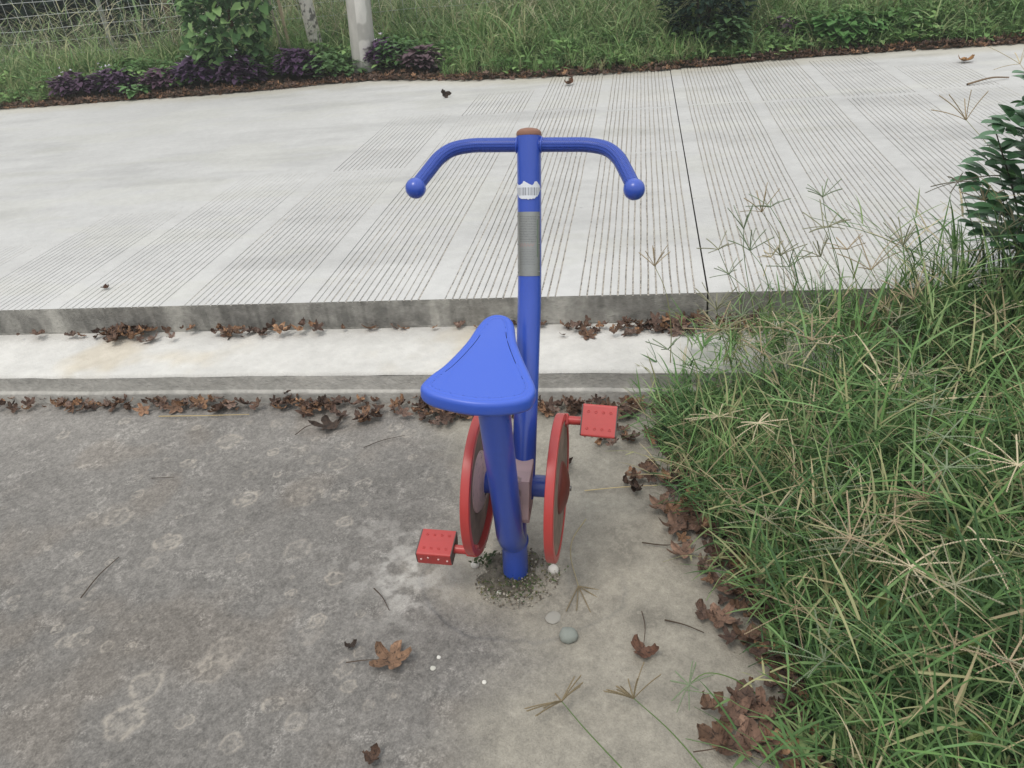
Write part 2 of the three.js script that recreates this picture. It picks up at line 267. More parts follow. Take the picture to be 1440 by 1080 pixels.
    xs.forEach(x => hs.forEach((h, i) => { pos.push(x, h, ZN - (i ? 0.002 : 0) + (i === 0 ? 0 : 0.006 * (fbm(x * 9, h * 20, 3, 150) - 0.5))); uv.push((x + 6) / 8.8, h / 0.14); }));
    for (let i = 0; i + 1 < xs.length; i++) for (let j = 0; j < 3; j++) { const a = i * 4 + j; idx.push(a, a + 1, a + 4, a + 4, a + 1, a + 5); }
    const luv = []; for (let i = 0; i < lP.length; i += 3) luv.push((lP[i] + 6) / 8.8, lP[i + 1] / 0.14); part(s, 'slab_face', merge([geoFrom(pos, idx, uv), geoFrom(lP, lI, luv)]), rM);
  }
  slab(-10, 0.635, 'road_slab'); slab(0.642, 6.3, 'road_slab');
  const bed = geoFrom([-10, HRD - 0.1, ZN - 0.01, 6.3, HRD - 0.1, ZN - 0.01, 6.3, HRD - 0.1, ZF, -10, HRD - 0.1, ZF], [0, 1, 2, 0, 2, 3], [0, 0, 0, 0, 0, 0, 0, 0]);
  part(grp, 'road_bed', bed, grT);
  top(grp, 'road', null, null, null, 'structure');
}

// ---------------------------------------------------------------- soil banks
const soilT = tex(512, 512, (u, v) => { const f = fbm(u * 14, v * 14, 4, 201), g = fbm(u * 60, v * 60, 3, 202); const k = 0.55 + 0.5 * f + 0.45 * (g - 0.5); return [92 * k, 80 * k, 62 * k]; });
const soilM = std(0xffffff, 0.98, { map: soilT, bumpMap: bumpRep(3, 3), bumpScale: 0.01 });
{
  const mk = (xs, zs, hf, name) => { const pos = [], uv = [], idx = [], n = xs.length; for (const z of zs) for (const x of xs) { const p = G(x, hf(x, z), z); pos.push(p.x, p.y, p.z); uv.push(x / 1.2, z / 1.2); } for (let j = 0; j + 1 < zs.length; j++) for (let i = 0; i + 1 < n; i++) { const a = j * n + i; idx.push(a, a + n, a + 1, a + 1, a + n, a + n + 1); } top(new THREE.Mesh(geoFrom(pos, idx, uv), soilM), name, null, null, null, 'structure'); };
  const R = (a, b, s) => { const o = []; for (let x = a; x <= b + 1e-6; x += s) o.push(x); return o; };
  mk(R(0.2, 5, 0.04), R(-1.31, 1.3, 0.04), (x, z) => { const d = x - weedEdge(z) + 0.06; const onStep = -0.06 + (HST + 0.065) * sstep(0.86, 1.15, x + 0.15 * (fbm(x * 6, z * 6, 3, 66) - .5)) + vergeH(x, z) * 0.6 * sstep(1.0, 1.4, x); const low = lerp(-0.03, Math.max(0.004, vergeH(x, z)), sstep(-0.08, 0.06, d)); return z < ZPAD + 0.025 ? Math.min(onStep, HST + .12) : low; }, 'verge');
  mk(R(-10, 6.3, 0.1), R(-9.2, -5.9, 0.08), (x, z) => { const d = farEdge(x) - z; return d < 0 ? HRD - 0.02 + clamp(d, -.1, 0) * .6 : bankH(x, z) - 0.015 * sstep(.1, 0, d); }, 'bank');
}

// ---------------------------------------------------------------- the pedal exerciser
const blue = new THREE.MeshPhysicalMaterial({ color: new THREE.Color().setRGB(0.036, 0.098, 0.54), roughness: 0.36, clearcoat: 0.5, clearcoatRoughness: 0.25, side: THREE.DoubleSide });
const seatBlue = new THREE.MeshPhysicalMaterial({ color: new THREE.Color().setRGB(0.055, 0.14, 0.70), roughness: 0.42, side: THREE.DoubleSide, clearcoat: 0.2, clearcoatRoughness: 0.4 });
const red = new THREE.MeshPhysicalMaterial({ color: new THREE.Color().setRGB(0.55, 0.060, 0.055), roughness: 0.42, side: THREE.DoubleSide, clearcoat: 0.15, clearcoatRoughness: 0.4 });
const dusty = std(0xa99a92, 0.85, { map: tex(256, 256, (u, v) => { const k = 200 + 70 * (fbm(u * 12, v * 12, 4, 301) - .5); return [k, k * .95, k * .9]; }) });
const pink = std(0xe8cccc, 0.55, { map: tex(256, 256, (u, v) => { const k = 225 + 50 * (fbm(u * 10, v * 10, 4, 305) - .5) - 60 * sstep(.7, .78, fbm(u * 30, v * 30, 3, 306)); return [k, k * .97, k * .96]; }) });
const capBrown = std(0x8a3f36, 0.5, { map: tex(256, 256, (u, v) => { const k = 205 + 70 * (fbm(u * 9, v * 9, 4, 311) - .5); return [k, k, k]; }) });
const steel = std(0x9a9a96, 0.35, { metalness: 0.8 });
const greyEdge = std(0x5d5552, 0.6);
const wear = tex(512, 512, (u, v) => { const f = fbm(u * 14, v * 14, 4, 331), g = fbm(u * 60, v * 60, 3, 332); const k = 246 + 10 * (f - .5) + 8 * (g - .5); return [k, k, k]; }); const wearR = tex(512, 512, (u, v) => { const k = 215 + 60 * (fbm(u * 11, v * 11, 4, 335) - .5) + 24 * sstep(.55, .7, fbm(u * 40, v * 40, 3, 336)); return [k, k, k]; }, false);
for (const m of [blue, red, seatBlue]) { m.map = wear; m.roughnessMap = wearR; }
const bike = new THREE.Group();
{
  // foot and seat tube
  part(bike, 'base_post', merge([taper([V(0.002, -0.03, 0.002), V(-0.001, 0.08, 0.001), V(-0.006, 0.2, -0.002), V(-0.008, 0.27, -0.006)], 0.0375, 0.036, 16, 28)]), blue);
  part(bike, 'seat_tube', merge([tube([V(-0.003, 0.115, -0.014), V(-0.0065, 0.138, 0.008), V(-0.0105, 0.175, 0.031), V(-0.0145, 0.27, 0.0545), V(-0.0205, 0.40, 0.083), V(-0.0270, 0.55, 0.117), V(-0.0335, 0.70, 0.150)], 0.0385, 48, 30), xf(new THREE.TorusGeometry(0.0375, 0.0032, 8, 30), -0.003, 0.128, -0.002, PI / 2 + 0.5, 0, 0)]), blue);
  // main post
  const fp = [V(0.0135, 0.265, -0.03), V(0.0138, 0.30, -0.05), V(0.0123, 0.3741, -0.0865), V(0.0094, 0.4357, -0.1228), V(0.0037, 0.5329, -0.1985), V(-0.0020, 0.6282, -0.2671), V(-0.0062, 0.7176, -0.3203), V(-0.0103, 0.7888, -0.3541), V(-0.0217, 0.9701, -0.4242), V(-0.0333, 1.1515, -0.4902)];
  part(bike, 'front_post', tube(fp, 0.033, 80, 32), blue);
  const a0 = V(-0.0103, 0.7888, -0.3541), a1 = V(-0.0333, 1.1515, -0.4902), ax = a1.clone().sub(a0).normalize();
  const qx = new THREE.Quaternion().setFromUnitVectors(V(0, 1, 0), ax);
  const onPost = (y) => a0.clone().addScaledVector(ax, (y - a0.y) / ax.y);
  const cap = new THREE.LatheGeometry([[0, 0.013], [0.012, 0.0125], [0.024, 0.010], [0.0312, 0.005], [0.0338, 0.001], [0.0342, -0.006], [0.033, -0.008]].map(p => new THREE.Vector2(...p)), 32);
  const cm = part(bike, 'post_cap', cap, std(0x8e6654, 0.65)); cm.position.copy(a1); cm.quaternion.copy(qx);
  // curved plates on the post
  const patch = (y0, y1, half, r, top_, bot_, n = 40, m = 10) => { const pos = [], uv = [], idx = [], L = (y1 - y0) / ax.y; for (let j = 0; j <= m; j++) for (let i = 0; i <= n; i++) { const u = i / n, th = lerp(-half, half, u); const lo = bot_ ? bot_(u) : 0, hi = top_ ? top_(u) : 1; const v = lerp(lo, hi, j / m); pos.push(Math.sin(th) * r, v * L, Math.cos(th) * r); uv.push(u, v); } for (let j = 0; j < m; j++) for (let i = 0; i < n; i++) { const a = j * (n + 1) + i; idx.push(a, a + 1, a + n + 1, a + 1, a + n + 2, a + n + 1); } return geoFrom(pos, idx, uv); };
  const hold = (geo, mat, name, y, turn = 0.0) => { const o = part(bike, name, geo, mat); o.position.copy(onPost(y)); o.quaternion.copy(qx).multiply(eul(0, turn, 0)); return o; };
  // plate: rows of etched print too small to read
  const pc = document.createElement('canvas'); pc.width = 256; pc.height = 512; const c = pc.getContext('2d');
  c.fillStyle = '#a5a6a3'; c.fillRect(0, 0, 256, 512); setSeed(55);
  for (let i = 0; i < 900; i++) { c.fillStyle = `rgba(${rnd() < .5 ? '70,72,70' : '150,150,140'},${rr(.03, .12)})`; c.fillRect(rr(0, 256), rr(0, 512), rr(2, 40), rr(1, 3)); }
  for (let y = 36; y < 236; y += 13) { let x = 46 + rr(-4, 4); while (x < 205) { const w = rr(4, 13); c.fillStyle = 'rgba(60,62,62,0.42)'; c.fillRect(x, y, w, rr(3, 5)); x += w + rr(2, 5); } }
  c.strokeStyle = 'rgba(200,150,140,0.75)'; c.lineWidth = 4; c.beginPath(); for (let i = 0; i <= 90; i++) { const t = i / 90; const x = 40 + 150 * t, y = 262 - 14 * Math.sin(t * 34) * (1 - .4 * t); i ? c.lineTo(x, y) : c.moveTo(x, y); } c.stroke();
  for (let y = 300; y < 420; y += 13) { c.fillStyle = 'rgba(70,72,72,0.35)'; let x = 50; while (x < 190) { const w = rr(4, 16); c.fillRect(x, y, w, 3); x += w + rr(2, 6); } }
  c.fillStyle = 'rgba(70,120,60,0.35)'; c.fillRect(216, 60, 10, 300);
  const pt = new THREE.CanvasTexture(pc); pt.colorSpace = THREE.SRGBColorSpace; pt.needsUpdate = true;
  const yP0 = 0.795, yP1 = 0.957;
  const plate = hold(patch(yP0, yP1, 1.15, 0.0342), std(0xffffff, 0.34, { map: pt, metalness: 0.75 }), 'name_plate', yP0, -0.03);
  for (const [s, v] of [[-1, 0.06], [1, 0.06], [-1, 0.5], [1, 0.5], [-1, 0.94], [1, 0.94]]) { const r_ = part(plate, 'rivet', new THREE.SphereGeometry(0.0022, 10, 8), steel); const th = s * 1.02; r_.position.set(Math.sin(th) * 0.0345, v * (yP1 - yP0) / ax.y, Math.cos(th) * 0.0345); }
  // torn barcode sticker
  const sc = document.createElement('canvas'); sc.width = 256; sc.height = 128; const s2 = sc.getContext('2d'); s2.fillStyle = '#e6e9ee'; s2.fillRect(0, 0, 256, 128);
  let bx = 8; while (bx < 248) { const w = rr(2, 8); s2.fillStyle = 'rgba(96,100,106,0.75)'; s2.fillRect(bx, 46, w, 52); bx += w + rr(3, 8); }
  const stt = new THREE.CanvasTexture(sc); stt.colorSpace = THREE.SRGBColorSpace; stt.needsUpdate = true;
  const topF = (u) => 0.86 + 0.10 * Math.sin(u * 17 + .6) + 0.08 * (vn(u * 26, 2, 8) - 0.5) - 0.25 * Math.pow(Math.abs(u - 0.5) * 2, 8);
  const botF = (u) => 0.04 + 0.62 * Math.pow(Math.abs(u - 0.5) * 2, 3.2) + 0.06 * (vn(u * 40, 5, 9) - 0.5);
  hold(patch(0.986, 1.034, 1.35, 0.0337, topF, botF, 60, 12), std(0xffffff, 0.7, { map: stt }), 'sticker', 0.986, -0.05);

  // handlebar with knurled grips
  const kn = tex(256, 256, (u, v) => { const k = Math.sin((u * 22 + v * 7) * PI * 2) * Math.sin((u * 22 - v * 7) * PI * 2) > 0 ? 255 : 90; return [k, k, k]; }, false);
  const kb = new THREE.MeshPhysicalMaterial({ color: blue.color, roughness: 0.45, bumpMap: kn, bumpScale: 0.006, clearcoat: 0.3, clearcoatRoughness: 0.3, side: THREE.DoubleSide }); kn.repeat.set(1.6, 1);
  const hb = V(-0.0313, 1.1225, -0.480), hx = V(1, 0.052, 0.034).normalize();
  for (const s of [-1, 1]) {
    const pts = [[0, 0, 0], [0.09, 0, 0], [0.165, -0.001, 0.003], [0.212, -0.007, 0.02], [0.242, -0.022, 0.047], [0.263, -0.044, 0.082], [0.277, -0.060, 0.111], [0.287, -0.072, 0.134]].map(([l, u, b]) => hb.clone().addScaledVector(hx, s * l).add(V(0, u, b)));
    part(bike, 'handlebar', tube(pts, 0.0192, 64, 20), kb);
    part(bike, 'weld', xf(new THREE.TorusGeometry(0.0195, 0.003, 8, 24), hb.x + s * 0.0335 * hx.x, hb.y + s * .0335 * hx.y, hb.z + s * .0335 * hx.z, 0, PI / 2, 0), blue);
    const k = part(bike, 'grip_knob', new THREE.SphereGeometry(0.0277, 28, 20), blue); k.position.copy(pts[7]).add(V(s * 0.002, -0.004, 0.006));
  }
  // saddle
  const ol = [[-0.209, 0.135], [-0.202, 0.09], [-0.174, 0.028], [-0.141, -0.078], [-0.125, -0.166], [-0.111, -0.208], [-0.087, -0.227], [-0.057, -0.223], [-0.036, -0.199], [-0.012, -0.102], [0.018, -0.016], [0.045, 0.052], [0.062, 0.108], [0.051, 0.152], [0, 0.183], [-0.064, 0.194], [-0.132, 0.184], [-0.185, 0.163]];
  const sp = new THREE.CatmullRomCurve3(ol.map(([x, z]) => V(x, 0, z)), true, 'centripetal'), N = 260, O = sp.getSpacedPoints(N).slice(0, N);
  const nor = O.map((p, i) => { const t = O[(i + 1) % N].clone().sub(O[(i + N - 1) % N]).normalize(); return V(-t.z, 0, t.x); });
  let ctr = V(0, 0, 0); O.forEach(p => ctr.add(p)); ctr.multiplyScalar(1 / N); if (nor[0].dot(ctr.clone().sub(O[0])) < 0) nor.forEach(n => n.negate());
  const rings = [[0.012, -0.040], [0.003, -0.036], [0, -0.028], [0, -0.012], [0.002, -0.005], [0.006, -0.001], [0.0105, 0.0002], ...[...Array(11).keys()].map(k => [0.0125 + k * 0.00105, 0.0002 + 0.0007 * k / 10 - 0.0012 * Math.sin(PI * k / 10) ** 2]), [0.026, 0.0010]];
  const P = [], I = []; const yb = (x, z) => 0.713 - 0.055 * (z - 0.19) + 0.010 * Math.pow(clamp((z - 0.02) / 0.17), 2) - 0.006 * Math.pow(clamp((0.05 - z) / 0.3), 2) * 0;
  const inset = (d) => O.map((p, i) => p.clone().addScaledVector(nor[i], d));
  rings.forEach(([d, h]) => inset(d).forEach(p => P.push(p.x, yb(p.x, p.z) + h, p.z)));
  for (let r = 0; r + 1 < rings.length; r++) for (let i = 0; i < N; i++) { const a = r * N + i, b = r * N + (i + 1) % N; I.push(a, a + N, b, b, a + N, b + N); }
  const li = inset(0.026); const tris = THREE.ShapeUtils.triangulateShape(li.map(p => new THREE.Vector2(p.x, p.z)), []); const o0 = (rings.length - 1) * N; tris.forEach(t => I.push(o0 + t[0], o0 + t[1], o0 + t[2]));
  const bi = inset(0.012); const tb = THREE.ShapeUtils.triangulateShape(bi.map(p => new THREE.Vector2(p.x, p.z)), []); tb.forEach(t => I.push(t[0], t[2], t[1]));
  part(bike, 'saddle', geoFrom(P, I, null), seatBlue);

  // bracket, axle and two flywheels with pedals
  const AXC = V(0.002, 0.296, -0.048), ay = -0.024, lean = 0.04;
  const axg = new THREE.Group();
  part(bike, 'gear_bracket', (() => { const s = new THREE.Shape(); s.moveTo(-0.055, -0.075); s.lineTo(0.03, -0.075); s.lineTo(0.045, -0.05); s.lineTo(0.04, 0.075); s.lineTo(-0.055, 0.075); s.closePath(); const g = new THREE.ExtrudeGeometry(s, { depth: 0.05, bevelEnabled: true, bevelSize: 0.003, bevelThickness: 0.003, bevelSegments: 2 }); g.translate(0, 0, -0.025); g.rotateY(-PI / 2); return xf(g, 0.014, 0.30, -0.006); })(), pink);
  part(bike, 'axle', xf(new THREE.CylinderGeometry(0.031, 0.031, 0.215, 28), AXC.x, AXC.y, AXC.z, 0, ay, PI / 2 + lean), blue);
  const ring = (ri, ro, w) => new THREE.LatheGeometry([[ri, -w / 2], [ro - 0.002, -w / 2], [ro, -w / 2 + 0.002], [ro, w / 2 - 0.002], [ro - 0.002, w / 2], [ri, w / 2], [ri, -w / 2]].map(p => new THREE.Vector2(...p)), 72);
  const RO = 0.207;
  for (const s of [1, -1]) {
    const w = new THREE.Group(); w.name = 'flywheel'; bike.add(w); w.position.copy(AXC).add(V(Math.cos(ay) * 0.109 * s, s * 0.109 * lean, -Math.sin(ay) * 0.109 * s)); w.rotation.set(0, ay, lean, 'YXZ');
    part(w, 'rim', xf(ring(0.188, RO, 0.0245), 0, 0, 0, 0, 0, PI / 2), red);
    part(w, 'web_disc', xf(new THREE.CylinderGeometry(0.1875, 0.1875, 0.004, 64), s * 0.007, 0, 0, 0, 0, PI / 2), dusty);
    part(w, 'hub_cap', xf(new THREE.LatheGeometry([[0, 0.023], [0.02, 0.0215], [0.04, 0.0175], [0.058, 0.011], [0.07, 0.004], [0.074, 0], [0.074, -0.003]].map(p => new THREE.Vector2(...p)), 48), s * 0.012, 0, 0, 0, 0, -PI / 2 * s), capBrown);
    part(w, 'bolt', xf(new THREE.CylinderGeometry(0.007, 0.0075, 0.007, 6), s * 0.036, 0, 0, 0, 0, PI / 2), steel);
    part(w, 'weld', xf(new THREE.TorusGeometry(0.0325, 0.0035, 8, 28), -s * 0.012, 0, 0, 0, PI / 2, 0), blue);
    part(w, 'hub_flange', xf(new THREE.LatheGeometry([[0.036, 0.022], [0.06, 0.018], [0.08, 0.011], [0.088, 0.003], [0.088, -0.002]].map(p => new THREE.Vector2(...p)), 48), s * 0.005, 0, 0, 0, 0, PI / 2 * s), pink);
    // pedal: up and forward on the right, down and back on the left
    const phi = s > 0 ? 0.80 : 0.80 + PI, cr = 0.192; const py = Math.cos(phi) * cr, pz = -Math.sin(phi) * cr;
    part(w, 'pedal_shaft', merge([xf(new THREE.CylinderGeometry(0.0125, 0.0125, 0.045, 18), s * 0.033, py, pz, 0, 0, PI / 2), xf(new RoundedBoxGeometry(0.03, 0.034, 0.034, 3, 0.005), s * 0.003, py, pz, -phi, 0, 0)]), red);
    const pg = new THREE.Group(); pg.name = 'pedal'; bike.add(pg); w.updateMatrix(); pg.position.copy(V(s * 0.104, py, pz).applyMatrix4(w.matrix)); pg.rotation.set(s > 0 ? 0.82 : 0.10, ay + (s < 0 ? .03 : 0), lean * .6, 'YXZ');
    const sh = new THREE.Shape(); const hw = 0.046, hh = 0.024; sh.moveTo(-hw + .006, hh); sh.lineTo(hw - .006, hh); sh.quadraticCurveTo(hw, hh, hw, hh - 0.006); sh.lineTo(hw - 0.004, -hh + .006); sh.quadraticCurveTo(hw - .004, -hh, hw - 0.01, -hh); sh.lineTo(-hw + 0.01, -hh); sh.quadraticCurveTo(-hw + .004, -hh, -hw + .004, -hh + .006); sh.lineTo(-hw, hh - 0.006); sh.quadraticCurveTo(-hw, hh, -hw + 0.006, hh);
    const bd = new THREE.ExtrudeGeometry(sh, { depth: 0.094, bevelEnabled: false, curveSegments: 6 }); bd.translate(0, 0, -0.047); bd.rotateY(PI / 2); part(pg, 'pedal_body', bd, red);
    for (const e of [-1, 1]) { const ep = new THREE.ExtrudeGeometry(sh, { depth: 0.003, bevelEnabled: false, curveSegments: 6 }); ep.scale(0.97, 0.97, 1); ep.rotateY(PI / 2); part(pg, 'end_plate', xf(ep, e > 0 ? 0.0465 : -0.0505, 0, 0), greyEdge); }
    const dim = []; for (let i = 0; i < 4; i++) for (const z of [-0.024, 0.024]) dim.push(xf(new THREE.TorusGeometry(0.0030, 0.0013, 6, 12), -0.031 + i * 0.0207, hh + 0.0004, z, PI / 2, 0, 0));
    part(pg, 'stud_pattern', merge(dim), red, 'stuff');
    for (const [x, y] of [[-0.036, 0], [-0.016, 0.008], [0.013, 0.004], [0.037, -0.001]]) part(pg, 'rivet', xf(new THREE.SphereGeometry(0.0032, 10, 8), x, y, hw - 0.0015), std(0xd9b4b0, 0.5));
  }
  top(bike, 'exercise_bike', 'blue and red steel outdoor pedal exercise bike standing on the concrete pad', 'exercise bike');
}

// ---------------------------------------------------------------- leaves: dry, curled
function dryLeaf(sd, lobes = 5, size = 0.05, curl = 0.6) {      // lobed blade, folded along the midrib and rolled up
  setSeed(sd); const N = 60, pos = [0, 0, 0], idx = [], uv = [.5, .5]; const ph = rr(0, 6), roll = curl * rr(1.1, 1.9), fold = rr(.2, .7) * curl, tw = rr(-1, 1) * curl;
  for (let r = 1; r <= 4; r++) for (let i = 0; i < N; i++) {
    const th = i / N * PI * 2; const lob = 0.42 + 0.58 * Math.pow(Math.abs(Math.cos(th * lobes / 2)), 1.5) + 0.05 * Math.sin(th * 13 + sd) + .04 * Math.sin(th * 21); const R = size * lob * r / 4;
    let x = Math.cos(th) * R * 1.15, z = Math.sin(th) * R; uv.push(.5 + x / size * .43, .5 + z / size * .43);
    const q = R / size; let y = Math.abs(z) * fold + size * curl * .22 * q * q * Math.sin(th * 3 + ph) + size * curl * .10 * q * Math.sin(th * 7 + ph * 2);
    const Rc = size / roll, a = (x + z * tw * .5) / Rc; const xx = Math.sin(a) * Rc, yy = (1 - Math.cos(a)) * Rc; x = xx - Math.sin(a) * y; y = yy + Math.cos(a) * y;
    pos.push(x, y, z * (1 - .25 * curl * q));
  }
  for (let i = 0; i < N; i++) { const j = (i + 1) % N; idx.push(0, 1 + j, 1 + i); for (let r = 0; r < 3; r++) { const a = 1 + r * N + i, b = 1 + r * N + j; idx.push(a, b, a + N, b, b + N, a + N); } }
  return geoFrom(pos, idx, uv);
}
const leafT = tex(256, 256, (u, v) => { const x = u - .5, y = v - .5, th = Math.atan2(y, x), r = Math.hypot(x, y); const vein = Math.abs(Math.sin(th * 2.5)) < 0.06 + 0.02 / (r + .1) ? 1 : 0; const f = fbm(u * 9, v * 9, 4, 401), sp_ = sstep(.62, .75, fbm(u * 22, v * 22, 3, 402)); const k = 0.62 + 0.6 * f - .3 * sp_ - .12 * vein; return [236 * k, 228 * k, 220 * k]; });
const dryM = (c) => std(c, 0.8, { map: leafT });
const litterGeos = [dryLeaf(1, 5, .046, .5), dryLeaf(2, 3, .042, .9), dryLeaf(3, 5, .054, .7), dryLeaf(4, 2, .042, 1.2)];
const litterCols = [0x7a6152, 0x8e725f, 0x66534a, 0xa5836a, 0x856d62, 0xb89374, 0x705a50, 0x958076];
function litter(name, label, spots, H, sc = [0.55, 1.05]) {     // spots: [x, z, sx, sz, n]
  const g = new THREE.Group(); const L = [[], [], [], []], C = [[], [], [], []];
  for (const [x, z, sx, sz, n, stack = 0.03] of spots) for (let i = 0; i < n; i++) {
    const px = x + (rnd() + rnd() + rnd() - 1.5) * sx, pz = z + (rnd() + rnd() - 1) * sz, k = Math.floor(rnd() * 4);
    const h = typeof H === 'function' ? H(px, pz) : H;
    L[k].push(M4(G(px, h + 0.004 + rnd() * stack, pz), eul(rr(-.6, .6), rr(0, 6.3), rr(-.6, .6)), rr(sc[0], sc[1]) * .85 * (rnd() < .3 ? .55 : 1)));
    const c = col(litterCols[Math.floor(rnd() * litterCols.length)]); c.multiplyScalar(rr(.7, 1.25)); C[k].push(c);
  }
  for (let k = 0; k < 4; k++) if (L[k].length) inst(g, 'dry_leaf_pile', litterGeos[k], dryM(0xffffff), L[k], C[k]).userData.kind = 'stuff';
  top(g, name, label, 'leaf litter', null, 'stuff');
}
setSeed(501);
{
  const s = []; // along the foot of the step
  for (let x = -3.4; x < 0.6; x += 0.05) { const d = pw(x, [-3.4, -2.2, -2, -1.6, -1.3, -1.05, -0.8, -0.2, 0.15, 0.6], [5, 7, 5, 3, 5, 7, 11, 11, 8, 9]); s.push([x, ZPAD + 0.055 + 0.015 * (d > 8 ? 1.5 : 0), 0.05, 0.03 + 0.004 * d, Math.round(d * 1.0 * lerp(.25, 1, sstep(.28, .5, fbm(x * 5, 1, 2, 505))) + .3), .025]); }
  s.push([-0.72, -0.76, 0.05, 0.03, 10, .03], [-0.4, -0.78, 0.1, 0.04, 12], [0.3, -0.66, .12, .07, 14], [0.1, -0.5, .03, .03, 4], [.35, -.42, .05, .08, 8]);
  litter('leaf_litter', 'dark dry leaves drifted along the foot of the lower step', s, 0.004);
  const t = [];
  for (let x = -2.55; x < -1.05; x += 0.05) { const d = pw(x, [-2.55, -2.15, -2.0, -1.7, -1.4, -1.15, -1.05], [1, 6, 11, 9, 4, 5, 2]); t.push([x, ZRIS + 0.05, 0.05, 0.022 + .005 * d, Math.round(d * .9 * lerp(.15, 1, sstep(.28, .5, fbm(x * 5, 4, 2, 506)))), .03]); }
  for (let x = 0.06; x < 0.85; x += 0.05) t.push([x, ZRIS + 0.07, 0.05, 0.07, Math.round(9 * lerp(.4, 1, sstep(.25, .5, fbm(x * 6, 8, 2, 507)))), .03]);
  for (let x = -0.95; x < 0; x += .1) t.push([x, ZRIS + .02, .05, .015, 1, .01]);
  litter('leaf_litter', 'dry leaves heaped on the step tread against the lane slab', t, HST);
  const f = [];
  for (let x = -8; x < 5.4; x += 0.05) { const d = pw(x, [-8, -6, -5, -3, -1, 0.4, 1, 4], [5, 8, 12, 12, 9, 9, 13, 14]); f.push([x, farEdge(x) + 0.0, 0.05, 0.05, d * .55, .02]); f.push([x, farEdge(x) - .12, .05, .10, 3, .02]); }
  litter('leaf_litter', 'brown leaf litter lining the far edge of the concrete lane', f, (x, z) => Math.max(HRD + .002, z < farEdge(x) ? bankH(x, z) : 0));
  const w = [];
  for (let z = -0.5; z < 0.75; z += 0.05) w.push([weedEdge(z) - 0.03, z, 0.09, 0.04, pw(z, [-.5, -.2, 0, .3, .6], [5, 9, 8, 9, 12]), .03]);
  litter('leaf_litter', 'brown leaf litter under the edge of the weeds on the right', w, (x, z) => Math.max(0.004, vergeH(x, z)), [.6, 1.15]);
}
